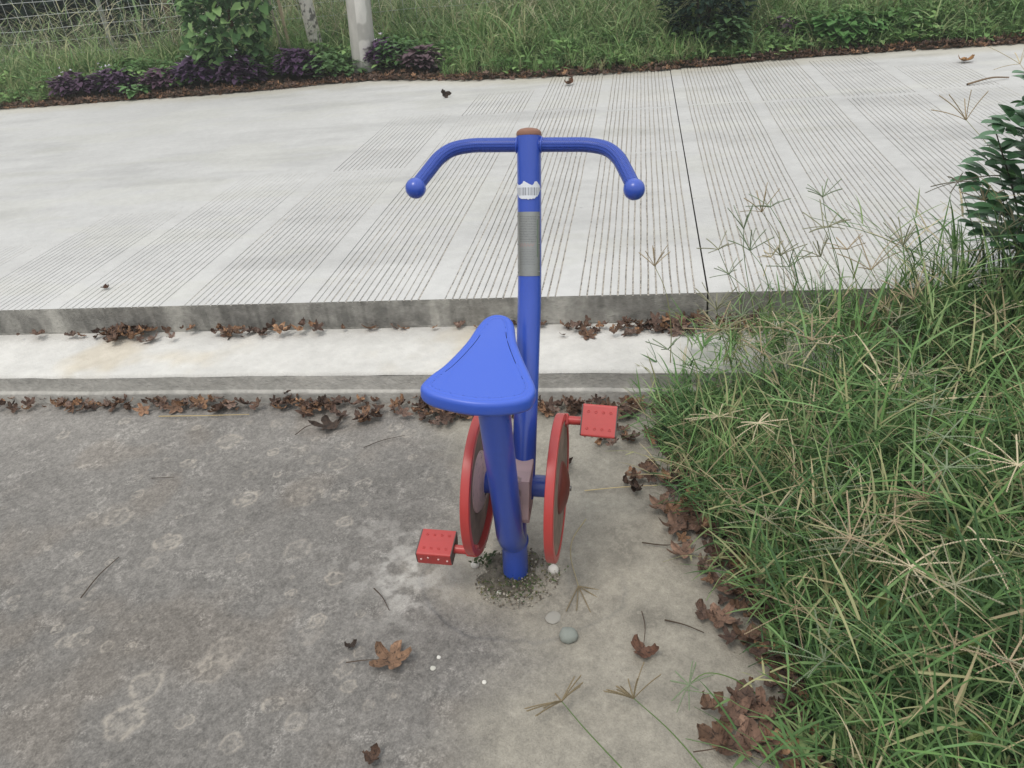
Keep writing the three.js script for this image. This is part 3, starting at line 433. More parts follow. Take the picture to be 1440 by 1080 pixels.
// single fallen leaves
function fallen(name, geo, c, stem, x, z, h, turn, s, label, group, tilt = 0) {
  const g = new THREE.Group(); part(g, 'blade', geo, dryM(c)); if (stem) part(g, 'stalk', taper(stem, 0.0011, 0.0017, 10, 5), std(0x4a3a2e, 0.8));
  g.position.copy(G(x, h, z)); g.rotation.set(tilt, turn, A, 'ZYX'); g.scale.setScalar(s); return top(g, name, label, 'leaf', group);
}
{
  const L1 = dryLeaf(11, 5, 0.068, 0.62), L2 = dryLeaf(12, 3, 0.054, 0.8), L3 = dryLeaf(13, 5, 0.066, 0.85), L4 = dryLeaf(14, 3, 0.06, 1.0);
  fallen('fallen_leaf', L1, 0x9a7d66, [V(-.03, .004, 0), V(-.07, .012, .004), V(-.13, .003, 0)], -0.284, 0.337, 0.006, 0.15, 0.95, 'tan lobed leaf with a long stalk lying on the dark part of the pad');
  fallen('fallen_leaf', L2, 0x7a5a4a, [V(0, .01, -.02), V(.004, .015, -.09), V(-.006, .008, -.155)], 0.374, 0.271, 0.006, 0.0, 0.85, 'small brown leaf with its stalk pointing away on pale concrete near the weeds');
  fallen('fallen_leaf', L4, 0x6b5548, null, -0.254, 0.613, 0.006, 1.2, 0.6, 'small crumpled brown leaf at the near edge of the pad');
  fallen('fallen_leaf', L3, 0x54463d, [V(-.03, .01, 0), V(-.08, .012, .02), V(-.11, .004, .07)], -0.84, -0.735, 0.006, -0.1, 1.05, 'curled dark leaf with hooked stalk just in front of the leaf drift');
  fallen('fallen_leaf', L4, 0x6a5040, null, 0.236, -0.661, 0.008, 0.5, 0.75, 'dark leaf on the concrete just below the raised red pedal');
  fallen('fallen_leaf', L2, 0x4a3c34, null, -1.401, -5.625, HRD + 0.03, 0.4, 1.1, 'small dark leaf standing on edge on the far part of the lane', null, 1.2);
  fallen('fallen_leaf', L4, 0x7e5b43, null, -0.279, -5.779, HRD + 0.01, 0.8, 1.2, 'brown leaf lying on the far lane just behind the handlebar post');
  fallen('fallen_leaf', L1, 0xa8804f, null, 2.979, -5.555, HRD + 0.012, 0.3, 1.15, 'orange brown leaf lying on the lane at upper right');
  fallen('fallen_leaf', L4, 0x6a4c3e, null, -2.233, -1.533, HRD + 0.006, 0.1, 0.5, 'tiny brown leaf on the grooved lane near its left front edge');
  fallen('fallen_leaf', L2, 0x43372f, null, -0.41, 0.30, 0.006, 0.9, 0.4, 'dark leaf scrap just above the tan lobed leaf');
  const lv = [[0.534, 0.138], [0.573, 0.16], [0.631, 0.227], [0.471, -0.194], [0.541, -0.371], [0.585, -0.167], [0.53, 0.436], [0.578, 0.442], [0.607, 0.402], [0.541, 0.509], [0.586, 0.523], [0.644, 0.428], [0.692, 0.252], [0.431, -0.281], [0.673, 0.05], [0.597, 0.054], [0.685, 0.48], [0.635, 0.501], [0.528, -0.267], [0.487, -0.079]];
  setSeed(77);
  const ord = ['nearest', 'second nearest', 'third nearest', 'fourth nearest', 'fifth nearest', 'sixth nearest', 'seventh nearest', 'eighth nearest', 'ninth nearest', 'tenth nearest', 'tenth farthest', 'ninth farthest', 'eighth farthest', 'seventh farthest', 'sixth farthest', 'fifth farthest', 'fourth farthest', 'third farthest', 'second farthest', 'farthest'];
  lv.sort((a, b) => b[1] - a[1]).forEach(([x, z], i) => { const k = i % 4; fallen('fallen_leaf', [L3, L4, L1, L2][k], [0x8d7365, 0x786257, 0x9c8070, 0x856b59][(i * 7) % 4], i % 3 ? null : [V(-.03, .01, 0), V(-.07, .02, .01), V(-.11, .006, 0)], x, z, 0.014 + rr(0, .015), rr(0, 6.3), rr(.65, 1.05) * (z > .35 ? 1.05 : 1), `curled brown leaf at the weed edge, ${ord[i]} of twenty loose ones there`, 'curled brown leaves along the edge of the weed bank', rr(-.4, .4)); });
}
// twigs, straws, stones
function stick(name, pts, r, c, label, category = 'twig') { return top(new THREE.Mesh(taper(pts, r, r * 0.6, 14, 6), std(c, 0.85)), name, label, category); }
stick('twig', [G(-1.319, 0.008, 0.178), G(-1.315, 0.012, 0.09), G(-1.302, 0.006, 0.001)], 0.0022, 0x4b4036, 'thin dark twig lying alone on the left of the pad');
stick('twig', [G(-0.41, 0.006, 0.09), G(-0.37, 0.012, .13), G(-0.34, 0.006, 0.17)], 0.0018, 0x4b3c30, 'short twig on the whitish concrete below the left pedal');
stick('twig', [G(-1.42, 0.006, -0.40), G(-1.33, 0.008, -0.405)], 0.0016, 0x453c34, 'short dark twig on the upper left of the pad');
stick('twig', [G(-0.66, 0.006, -0.60), G(-0.6, 0.01, -0.64), G(-0.52, 0.006, -0.68)], 0.0016, 0x453c34, 'fine twig on the pad in front of the leaf drift left of the bike');
stick('straw', [G(0.182, 0.006, -0.372), G(0.29, 0.014, -0.382), G(0.42, 0.02, -0.39)], 0.0018, 0xc9b68a, 'pale straw lying across the concrete right of the flywheel', 'straw');
stick('straw', [G(-1.62, 0.01, -0.80), G(-1.4, 0.014, -0.80), G(-1.22, 0.01, -0.815)], 0.0022, 0xb5a173, 'pale straw lying along the foot of the step at left', 'straw');
stick('twig', [G(2.72, HRD + .01, -4.72), G(2.9, HRD + .03, -4.79), G(3.05, HRD + .01, -4.86)], 0.008, 0x7d6a54, 'curved dry twig on the lane at right behind the shrub');
stick('twig', [G(0.37, 0.01, -0.13), G(0.44, .012, -.12), G(0.52, .02, -0.13)], 0.0022, 0x4d4034, 'dark twig poking out of the leaves right of the flywheel');
stick('twig', [G(0.43, 0.006, 0.16), G(0.48, .014, .18), G(0.53, .01, 0.2)], 0.0022, 0x4d4034, 'dark leaf stalk lying just left of the curled leaves');
function stone(name, x, z, r, c, label, sq = 0.6, sd = 1) { const g = mergeVertices(new THREE.IcosahedronGeometry(r, 3).deleteAttribute('uv').deleteAttribute('normal')); const p = g.attributes.position; for (let i = 0; i < p.count; i++) { const k = 0.75 + 0.5 * fbm(p.getX(i) / r * 1.3 + 5, p.getZ(i) / r * 1.3 + p.getY(i) / r + 5, 3, sd); p.setXYZ(i, p.getX(i) * k, p.getY(i) * k * sq, p.getZ(i) * k); } g.computeVertexNormals(); const m = new THREE.Mesh(g, std(c, 0.9)); m.position.copy(G(x, r * sq * 0.6, z)); m.rotation.y = sd; return top(m, name, label, 'stone'); }
stone('stone', 0.177, 0.231, 0.026, 0x8b9089, 'rounded grey green stone on the pale concrete in front of the bike', 0.7, 3);
stone('stone', 0.112, -0.008, 0.016, 0xd6d2cb, 'white stone under the right flywheel', 0.9, 5);
stone('stone', -0.035, 0.086, 0.008, 0xd0cdc6, 'small white stone in the soil in front of the post foot', 0.8, 7);
stone('stone', -0.162, 0.317, 0.0055, 0xd8d6ce, 'white chip on the dark concrete, upper one of two close together', 0.5, 9);
stone('stone', -0.17, 0.352, 0.0075, 0xc2c0b6, 'pale flat chip on the dark concrete, lower one of two close together', 0.3, 11);
stone('stone', -0.027, 0.385, 0.006, 0xdedbd2, 'white chip alone on the concrete in front of the bike', 0.5, 13);
stone('stone', -0.125, -0.02, 0.013, 0xcac6be, 'white stone behind the bottom of the left flywheel', .6, 15);
stone('stone', 0.13, 0.165, 0.022, 0x9d9a92, 'flat grey flake of concrete beside the rounded stone', .18, 17);

// soil pocket round the foot of the post
{
  const g = new THREE.Group(); const pos = [0.01, 0.006, 0.02], idx = [], uv = [0.5, .5]; const N = 48;
  for (let r = 1; r <= 3; r++) for (let i = 0; i < N; i++) { const th = i / N * PI * 2; const R = (0.100 + 0.07 * (fbm(Math.cos(th) * 2 + 9, Math.sin(th) * 2 + 9, 3, 611) - 0.5) * 2) * r / 3; const x = 0.015 + Math.cos(th) * R * 1.05, z = 0.01 + Math.sin(th) * R * 0.95; pos.push(x, r === 3 ? -0.004 : 0.004 + 0.008 * fbm(x * 40, z * 40, 2, 613), z); uv.push(x * 2, z * 2); }
  for (let i = 0; i < N; i++) { const j = (i + 1) % N; idx.push(0, 1 + j, 1 + i); for (let r = 0; r < 2; r++) { const a = 1 + r * N + i, b = 1 + r * N + j; idx.push(a, b, a + N, b, b + N, a + N); } }
  part(g, 'soil', geoFrom(pos, idx, uv), std(0xffffff, 0.98, { map: tex(256, 256, (u, v) => { const f = fbm(u * 10, v * 10, 4, 615), g = fbm(u * 50, v * 50, 3, 616); const k = .6 + .45 * f + .5 * (g - .5); return [150 * k, 142 * k, 126 * k]; }), bumpMap: bumpRep(3, 3), bumpScale: 0.006 }), 'stuff');
  setSeed(620); const cr = new THREE.IcosahedronGeometry(1, 0); const L = [], C = [];
  for (let i = 0; i < 520; i++) { const th = rr(0, 6.3), R = 0.125 * Math.sqrt(rnd()); const s = rr(0.0012, 0.0045); L.push(M4(G(0.01 + Math.cos(th) * R, 0.008, 0.02 + Math.sin(th) * R), eul(rr(0, 6), rr(0, 6), 0), V(s, s * .7, s * 1.2))); C.push(col([0x7d7568, 0x9b9488, 0x635b50, 0xb0a99c][Math.floor(rnd() * 4)])); }
  inst(g, 'crumb', cr, std(0xffffff, 0.95), L, C).userData.kind = 'stuff';
  const lf = geoFrom([0, 0, 0, .35, .08, -.3, 1, .1, 0, .35, .08, .3], [0, 1, 2, 0, 2, 3], [0, 0, 0, 0, 0, 0, 0, 0]); const L2 = [], C2 = [];
  for (let i = 0; i < 420; i++) { const th = rr(0, 6.3); const R = 0.10 * Math.sqrt(rnd()); const a = rnd() < .55; const x = a ? 0.0 + Math.cos(th) * R : 0.05 + Math.cos(th) * R * 1.1, z = a ? 0.075 + Math.sin(th) * R * .55 : 0.0 + Math.sin(th) * R * .7; L2.push(M4(G(x, 0.006 + rr(0, .012), z), eul(0, rr(0, 6.3), rr(0, .9)), rr(0.004, 0.011))); C2.push(col([0x56663f, 0x66754a, 0x75714f, 0x495a3c][Math.floor(rnd() * 4)])); }
  for (let i = 0; i < 40; i++) L2.push(M4(G(-0.1 + rr(-.03, .03), 0.01 + rr(0, .03), -0.03 + rr(-.03, .03)), eul(0, rr(0, 6.3), rr(.1, .9)), rr(0.01, 0.024))), C2.push(col(0x3c4a2e));
  inst(g, 'moss', lf, leafMat(0xffffff), L2, C2).userData.kind = 'stuff';
  g.userData = {}; top(g, 'soil_patch', 'mossy crumbly soil filling the hole round the post foot', 'soil', null, 'stuff');
}

// ---------------------------------------------------------------- grass
function blade(len, w, bend, seg = 6, twist = 0) { // grows along +y, bends towards +x
  const pos = [], idx = [], uv = []; let x = 0, y = 0, a = 0.05;
  for (let i = 0; i <= seg; i++) { const t = i / seg, ww = w * Math.min(1, 0.65 + t * 1.2) * Math.pow(1 - t, 0.55) * 0.5 + 0.0002; const tw = twist * t; pos.push(x - Math.sin(tw) * ww * .3, y, -Math.cos(tw) * ww, x + ww * 0.18 * Math.cos(a), y - ww * .18, 0, x + Math.sin(tw) * ww * .3, y, Math.cos(tw) * ww); uv.push(0, t, .5, t, 1, t); a = 0.05 + bend * Math.pow((i + 1) / seg, 1.25); x += Math.sin(a) * len / seg; y += Math.cos(a) * len / seg; }
  for (let i = 0; i < seg; i++) { const k = i * 3; for (let j = 0; j < 2; j++) idx.push(k + j, k + j + 1, k + j + 3, k + j + 1, k + j + 4, k + j + 3); }
  return geoFrom(pos, idx, uv);
}
function tuft(sd, n, len, w, bend, spread) { setSeed(sd); const a = []; for (let i = 0; i < n; i++) a.push(xf(blade(len * rr(.55, 1.1), w * rr(.7, 1.3), bend * rr(.4, 1.3), 6, rr(-1, 1)), rr(-1, 1) * spread, 0, rr(-1, 1) * spread, 0, rr(0, 6.3), rr(-.5, .05))); return merge(a); }
function culm(sd, len, w, nl, lean) { setSeed(sd); const pts = []; for (let i = 0; i <= 5; i++) { const t = i / 5; pts.push(V(lean * len * t * t + rr(-.01, .01), len * t * (1 - .25 * lean * t), rr(-.01, .01))); } const c = new THREE.CatmullRomCurve3(pts); const a = [taper(pts, 0.0016, 0.0008, 8, 4)]; for (let i = 0; i < nl; i++) { const p = c.getPoint(rr(.15, .95)); a.push(xf(blade(len * rr(.25, .55), w * rr(.7, 1.2), rr(.1, .8), 5, rr(-1, 1)), p.x, p.y, p.z, 0, rr(0, 6.3), rr(-1.35, -.45))); } return merge(a); }
const greens = [0x62844d, 0x719557, 0x547544, 0x80a067, 0x678a55, 0x4c6b43, 0x92a972, 0xa8a87c];
const greys = [0x86a06c, 0x93a874, 0x9fae80, 0x789263, 0xacb187, 0xb8b490, 0x6c8859, 0x7c9a62];
function grassStuff(name, label, geos, n, place, pal, mat) {
  const g = new THREE.Group(); const L = geos.map(() => []), C = geos.map(() => []);
  for (let i = 0; i < n; i++) { const q = place(i); if (!q) continue; const k = q.k ?? Math.floor(rnd() * geos.length); L[k].push(M4(q.p, eul(rr(-.22, .22), rr(0, 6.3), rr(-.22, .22)), q.s)); const c = col(pal[Math.floor(rnd() * pal.length * .999)]); c.multiplyScalar(rr(.75, 1.2)); C[k].push(c); }
  geos.forEach((ge, k) => { if (L[k].length) inst(g, 'grass_blades', ge, mat, L[k], C[k]).userData.kind = 'stuff'; });
  top(g, name, label, 'grass', null, 'stuff'); return g;
}
const gm = leafMat(0xffffff), fm = leafMat(0xffffff, { transmission: .3 });
{
  const T = [tuft(701, 10, .29, .0088, .6, .03), tuft(702, 9, .33, .0098, .95, .035), tuft(703, 12, .22, .0072, .35, .03), tuft(704, 8, .40, .011, .4, .03)];
  const Cu = [culm(711, .42, .009, 7, .5), culm(712, .5, .008, 7, .8), culm(713, .36, .009, 6, .25), culm(714, .46, .008, 8, 1.0)];
  const Br = [tuft(721, 6, .36, .013, 1.3, .03), tuft(722, 5, .42, .015, 1.8, .04), tuft(723, 6, .3, .011, 1.0, .03)];
  const Lo = [culm(731, .22, .008, 7, .9), culm(732, .18, .008, 7, 1.3)];
  const gy = (x, z) => z < ZPAD + .02 ? Math.max(HST, HST + vergeH(x, z) * .6) : Math.max(0, vergeH(x, z));
  const spot = (x0, pow) => { const z = rr(-1.3, 0.85), e = weedEdge(z) + x0; const x = e + Math.pow(rnd(), pow) * (3.2 - e); return [x, z]; };
  const thin = (x, z) => (z < -.9 && rnd() < pw(x, [.5, .9, 1.3, 1.7], [.92, .85, .6, .3])) || (z < -.5 && rnd() < pw(x, [.4, .6, .9], [.6, .35, 0]));
  setSeed(800);
  const tall = (x, z) => pw(x - weedEdge(z), [-.1, .1, .5, 1.2], [.55, .8, 1.0, 1.1]) * (z < -.9 ? lerp(.66, 1.1, sstep(.9, 1.7, x)) : z < -.6 ? lerp(.8, 1, sstep(.9, 1.5, x)) : 1);
  grassStuff('grass', 'fine green grass tufts crowding the weed bank on the right', T, 1450, () => { const [x, z] = spot(.0, 1.25); if (thin(x, z)) return null; return { p: G(x, gy(x, z), z), s: rr(.75, 1.35) * tall(x, z) }; }, greens, gm);
  grassStuff('grass', 'leafy leaning grass stems rising above the weed bank on the right', Cu, 1550, () => { const [x, z] = spot(.02, 1.2); if (thin(x, z)) return null; return { p: G(x, gy(x, z), z), s: rr(.6, 1.1) * tall(x, z) }; }, greens, gm);
  grassStuff('grass', 'broad green grass blades in the lower right corner', Br, 200, () => { const z = rr(-.1, .75), x = weedEdge(z) + .12 + Math.pow(rnd(), .9) * 1.2; return { p: G(x, gy(x, z), z), s: rr(.6, 1.05) }; }, [0x67895a, 0x749862, 0x5a7c4e, 0x84a56e], gm);
  grassStuff('grass', 'low sprawling grass along the edge of the pale concrete', Lo, 700, () => { const z = rr(-1.2, .75), x = weedEdge(z) + rr(-.08, .5); if (z < -.9 && x < .8 && rnd() < .7) return null; return { p: G(x, gy(x, z), z), s: rr(.6, 1.2) }; }, greens, gm);
  grassStuff('dry_grass', 'scattered straw coloured dead grass among the green weeds', [Cu[1], Cu[3], T[2]], 380, () => { const [x, z] = spot(.0, 1.2); return { p: G(x, gy(x, z), z), s: rr(.5, 1.0) * tall(x, z) }; }, [0xb3a682, 0xa39878, 0xc4b898], leafMat(0xffffff, { transmission: .1 }));
  // sparse stems in front of the kerb where the tread shows
  // tiny clover-like ground leaves
  const cl = (() => { const a = []; for (let i = 0; i < 3; i++) { const g = new THREE.CircleGeometry(.007, 7); g.rotateX(-PI / 2 + .25); g.translate(.008, .02, 0); g.rotateY(i * 2.094); a.push(g); } return merge(a); })();
  setSeed(815);
  grassStuff('ground_cover', 'tiny round leaved ground cover under the grass at lower right', [cl], 5000, () => { const z = rr(-.9, .8), x = weedEdge(z) + .02 + Math.pow(rnd(), 1.2) * 1.4; return { p: G(x, gy(x, z) + rr(0, .03), z), s: rr(.7, 1.6) }; }, [0x5a7550, 0x4a6644, 0x6a8560], gm);
}

// finger-grass seed heads: one thing each
function spike(len, r, droop) { const pts = []; for (let i = 0; i <= 4; i++) { const t = i / 4; pts.push(V(len * t, -droop * len * t * t, 0)); } const a = [taper(pts, r * .5, r * .35, 6, 5)]; const c = new THREE.CatmullRomCurve3(pts), n = Math.round(len / 0.0032); const bead = new THREE.SphereGeometry(1, 5, 4); for (let i = 1; i < n; i++) { const p = c.getPoint(i / n); const b = bead.clone(); a.push(xf(b, p.x, p.y - r * .2, p.z + (i % 2 ? 1 : -1) * r * .4, 0, 0, .35, V(r * 1.7, r * .62, r * .62))); } return merge(a); }
const headM = { green: leafMat(0x93a283), dull: leafMat(0xa5a488), tan: leafMat(0xc0ae90), straw: leafMat(0xd6c9ab, { transmission: .1 }), dark: leafMat(0x7d7766), grey: leafMat(0x9c8d70) };
const stemM = { green: leafMat(0x6d8a4e), dull: leafMat(0x7a8a58), tan: leafMat(0x9a9a6c), straw: leafMat(0xc2b594), dark: leafMat(0x6d7350), grey: leafMat(0x6d8a4e) };
function seedHead(sd, n, len, tone, hx, hz, h, rx, rz, label, group, up = 0.5, droop = .15) {
  setSeed(sd); const g = new THREE.Group(); const foot = G(rx, Math.max(.0, vergeH(rx, rz)) + (rz < ZPAD ? HST : 0), rz), tip = G(hx, h, hz); g.position.copy(foot); const d = tip.clone().sub(foot);
  const bow = V(rr(-.03, .03), .03, rr(-.03, .03));
  part(g, 'stem', taper([V(0, -.01, 0), d.clone().multiplyScalar(.35).add(bow), d.clone().multiplyScalar(.72).add(bow), d], 0.0021, 0.0011, 14, 5), stemM[tone]);
  const dirUp = d.clone().normalize().lerp(V(0, 1, 0), .35).normalize(); const q = new THREE.Quaternion().setFromUnitVectors(V(0, 1, 0), dirUp);
  for (let i = 0; i < n; i++) { const e = up * rr(.5, 1.5); const sm = part(g, 'seed_spike', spike(len * 1.12 * rr(.7, 1.15), rr(.0017, .0024), droop * rr(.2, 1.4)), headM[tone]); sm.position.copy(d); sm.quaternion.copy(q).multiply(eul(0, i / n * 6.283 + rr(-.3, .3), e, 'YZX')); }
  return top(g, 'grass_seed_head', label, 'seed head', group);
}
{
  const gr = 'finger grass seed heads standing in the weed bank', gl = 'thin finger grass seed head standing among the weeds on the right';
  const S = [ // hx, hz, h, tone, n, len, label, up
    [.42, -1.07, .5, 'tan', 7, .075, 'tan seed head in front of the lane, nearest the right handle knob', .9],
    [.66, -1.21, .5, 'dull', 6, .07, 'upper of two seed heads just right of the lane joint', .5],
    [.69, -1.09, .45, 'green', 6, .075, 'green lower of two seed heads just right of the lane joint', .7],
    [.91, -1.14, .45, 'green', 7, .085, null, .8], [.85, -1.19, .47, 'straw', 6, .06, 'yellowish seed head beside a green one against the lane', .6],
    [1.04, -1.32, .65, 'green', 8, .08, 'tall green seed head standing alone against the lane grooves', .7],
    [1.01, -1.11, .5, 'dull', 8, .08, null, .9], [1.15, -.98, .5, 'tan', 6, .13, 'large pale tan seed head with long sparse fingers over the kerb', .8],
    [1.48, -1.27, .7, 'dark', 7, .10, 'dark drooping seed head left of the glossy shrub', .1], [1.39, -.93, .55, 'green', 7, .10, 'green seed head below the glossy shrub', 1.0],
    [1.22, -.74, .5, 'tan', 9, .09, 'dense tan seed head at the top of the weed bank', 1.0], [.61, -.45, .25, 'straw', 10, .10, 'large straw coloured star shaped seed head above the leaf pile', .25],
    [1.16, -.28, .4, 'green', 9, .13, 'large green star shaped seed head in the middle of the weed bank', .3], [.46, -.71, .35, 'green', 6, .08, 'thin green seed head leaning over the lower step', .5],
    [.70, -.01, .22, 'dull', 9, .11, null, .4], [.84, .13, .25, 'green', 9, .12, null, .5], [.74, .24, .16, 'tan', 7, .11, 'tan seed head hanging over the curled leaves', .0],
    [.76, .44, .22, 'green', 8, .10, 'pale green seed head at lower right over the leaves', .6], [1.05, .05, .35, 'tan', 14, .07, 'bushy straw tuft of seed spikes in the weed bank', .8],
    [1.24, .04, .45, 'straw', 10, .10, 'bright straw coloured seed head at the right border', .3], [.97, .11, .33, 'tan', 8, .09, null, .1], [.97, .25, .32, 'straw', 9, .09, null, .0],
    [1.10, .24, .40, 'straw', 4, .11, 'sparse straw seed head with four long fingers', -.2], [.88, -.05, .3, 'green', 8, .09, null, .4],
    [.48, .40, .06, 'green', 9, .06, 'dark green seed head lying low over the pale concrete edge', .15], [.66, -.15, .2, 'tan', 8, .08, null, .5],
    [1.63, -1.71, .8, 'tan', 6, .12, 'tall thin seed head with open fingers against the lane left of the shrub', 1.0], [1.98, -2.19, .9, 'straw', 5, .13, 'tall straw seed head at the upper right corner', .9]];
  const extra = []; setSeed(930);
  for (let i = 0; i < 52; i++) { const z = rr(-1.15, .6), x = weedEdge(z) + rr(.1, 1.5); extra.push([x, z, rr(.28, .5) * (z > 0 ? .85 : 1), ['green', 'dull', 'tan', 'straw', 'dull', 'tan', 'green'][Math.floor(rnd() * 7)], 5 + Math.floor(rnd() * 6), rr(.065, .115), null, rr(0, .9)]); }
  for (let i = 0; i < 12; i++) { const x = rr(.72, 1.75); extra.push([x, rr(-1.28, -1.0), rr(.48, .66), ['green', 'dull', 'tan', 'dull'][i % 4], 5 + Math.floor(rnd() * 4), rr(.07, .1), null, rr(.4, 1)]); }
  S.forEach(q => { if (!q[6]) extra.push(q); });
  const zone = (z) => z < -.75 ? 'in weeds beside the step' : z < -.2 ? 'in weeds level with the flywheels' : z < .2 ? 'in weeds beside the curled leaves' : 'in weeds nearest the camera';
  const word = { green: 'green', dull: 'grey green', tan: 'tan', straw: 'straw pale' }, nth = ['first', 'second', 'third', 'fourth', 'fifth', 'sixth', 'seventh', 'eighth', 'ninth', 'tenth', 'eleventh', 'twelfth', 'thirteenth', 'fourteenth', 'fifteenth', 'sixteenth', 'seventeenth', 'eighteenth', 'nineteenth', 'twentieth'];
  const sorts = {}; extra.forEach(q => { const k = word[q[3]] + '|' + zone(q[1]); (sorts[k] ??= []).push(q); });
  const lab = new Map(); for (const k in sorts) sorts[k].sort((a, b) => a[0] - b[0]).forEach((q, i) => { const [w, zn] = k.split('|'); lab.set(q, `${w} seed head, ${nth[i]} from left of its colour ${zn}`); });
  [...S.filter(q => q[6]), ...extra].forEach((q, i) => { const [hx, hz, h, tone, n, len, label, up] = q; setSeed(940 + i); const rx = hx + rr(.05, .22), rz = hz + rr(-.05, .12); seedHead(1000 + i, n, len, tone, hx, hz, h, rx, Math.min(.8, Math.max(rz, -1.25)), label ?? lab.get(q), label ? null : gr, up); });
  seedHead(1201, 10, .085, 'grey', .18, .46, .05, .46, .72, 'tan seed head on a long green stem, left of two lying over the near concrete', null, .35, .1);
  seedHead(1202, 9, .08, 'grey', .35, .44, .05, .58, .72, 'tan seed head on a long green stem, right of two lying over the near concrete', null, .6, .1);
  // straw seed head fallen beside the bike, stalk pointing away
  const g = new THREE.Group(); g.position.copy(G(.19, .006, .05)); part(g, 'stem', taper([V(0, 0, 0), V(-.03, .012, -.1), V(-.03, .014, -.17), V(.005, .012, -.27)], .0016, .0022, 12, 5), stemM.straw);
  setSeed(1210); for (const [t, l] of [[.3, .1], [.75, .09], [1.35, .1], [1.75, .09], [2.05, .1]]) { const s = part(g, 'seed_spike', spike(l, .002, .02), headM.grey); s.rotation.set(0, -t + .2, 0); }
  top(g, 'grass_seed_head', 'dead straw seed head fallen on the concrete beside the right flywheel', 'seed head');
  // foxtails
  const fox = [[1.09, .13, .3], [1.11, .27, .32], [.9, .33, .25], [1.03, .43, .25], [.98, .64, .25]];
  const fl = ['pale green foxtail, the farthest of five', 'pale green foxtail leaning right at the edge of the frame', 'small bright green foxtail seen end on, leftmost of five', 'yellow green foxtail among broad blades at lower right', 'long upright foxtail nearest the lower right corner'];
  fox.forEach(([x, z, h], i) => { setSeed(1300 + i); const gg = new THREE.Group(), f = G(x + .05, vergeH(x, z), z - .03), d = G(x, h, z).sub(f); gg.position.copy(f); part(gg, 'stem', taper([V(0, 0, 0), d.clone().multiplyScalar(.6).add(V(.02, .02, 0)), d], .0018, .001, 10, 5), stemM.green); const a = []; const L = .055, bend = V(rr(-.4, .4), 1, rr(-.3, .6)).normalize(); for (let k = 0; k < 420; k++) { const t = rnd(), th = rr(0, 6.3); const rad = .0055 * Math.sin(PI * (0.12 + .82 * t)); const p = d.clone().addScaledVector(bend, L * t); const o = V(Math.cos(th), .55, Math.sin(th)).normalize(); const q = new THREE.Quaternion().setFromUnitVectors(V(0, 1, 0), o); a.push(new THREE.ConeGeometry(.0006, .0105, 3).translate(0, .004, 0).applyQuaternion(q).translate(p.x + Math.cos(th) * rad * .6, p.y, p.z + Math.sin(th) * rad * .6)); } part(gg, 'seed_plume', merge(a), leafMat(0x8fa55f)); top(gg, 'foxtail', fl[i], 'foxtail grass'); });
}

// ---------------------------------------------------------------- leafy plants (each leaf its own mesh)
function flatLeaf(kind, len, w) { // points along +x, slightly folded
  const n = 8, pos = [], idx = [], uv = [];
  for (let i = 0; i <= n; i++) { const t = i / n; let ww; if (kind === 'oval') ww = Math.pow(Math.sin(PI * Math.pow(t, 1.15)), .62); else if (kind === 'heart') ww = t < .28 ? .8 + .7 * t : 1.0 * Math.pow(1 - (t - .28) / .72, .75); else ww = Math.sin(PI * Math.pow(t, .75)); ww = Math.max(ww, 0.01) * w / 2; const bx = kind === 'heart' && i === 0 ? -.14 * len : 0; const dz = -.12 * len * t * t; pos.push(t * len + bx, dz + ww * .28, -ww, t * len, dz, 0, t * len + bx, dz + ww * .28, ww); uv.push(0, t, .5, t, 1, t); }
  for (let i = 0; i < n; i++) { const k = i * 3; for (let j = 0; j < 2; j++) idx.push(k + j, k + j + 1, k + j + 3, k + j + 1, k + j + 4, k + j + 3); }
  return geoFrom(pos, idx, uv);
}
const V3up = V(0, 1, 0);
function leafAt(parent, name, geo, mat, p, dir, roll, s) { const m = part(parent, name, geo, mat); const x = dir.clone().normalize(), z = x.clone().cross(V3up).normalize(), y = z.clone().cross(x); const B = new THREE.Matrix4().makeBasis(x, y, z); m.quaternion.setFromRotationMatrix(B).multiply(eul(roll, 0, 0, 'XYZ')); m.position.copy(p); m.scale.setScalar(s); return m; }
// leaf cloud: merged small foliage for plants too far to pick leaves apart
function cloud(sd, n, fn, geo) { setSeed(sd); const a = []; for (let i = 0; i < n; i++) { const { p, s, d } = fn(i); const x = d.normalize(), z = x.clone().cross(V3up).normalize(), y = z.clone().cross(x); const B = new THREE.Matrix4().makeBasis(x, y, z).scale(V(s, s, s)).setPosition(p); a.push(geo.clone().applyMatrix4(B)); } return merge(a); }
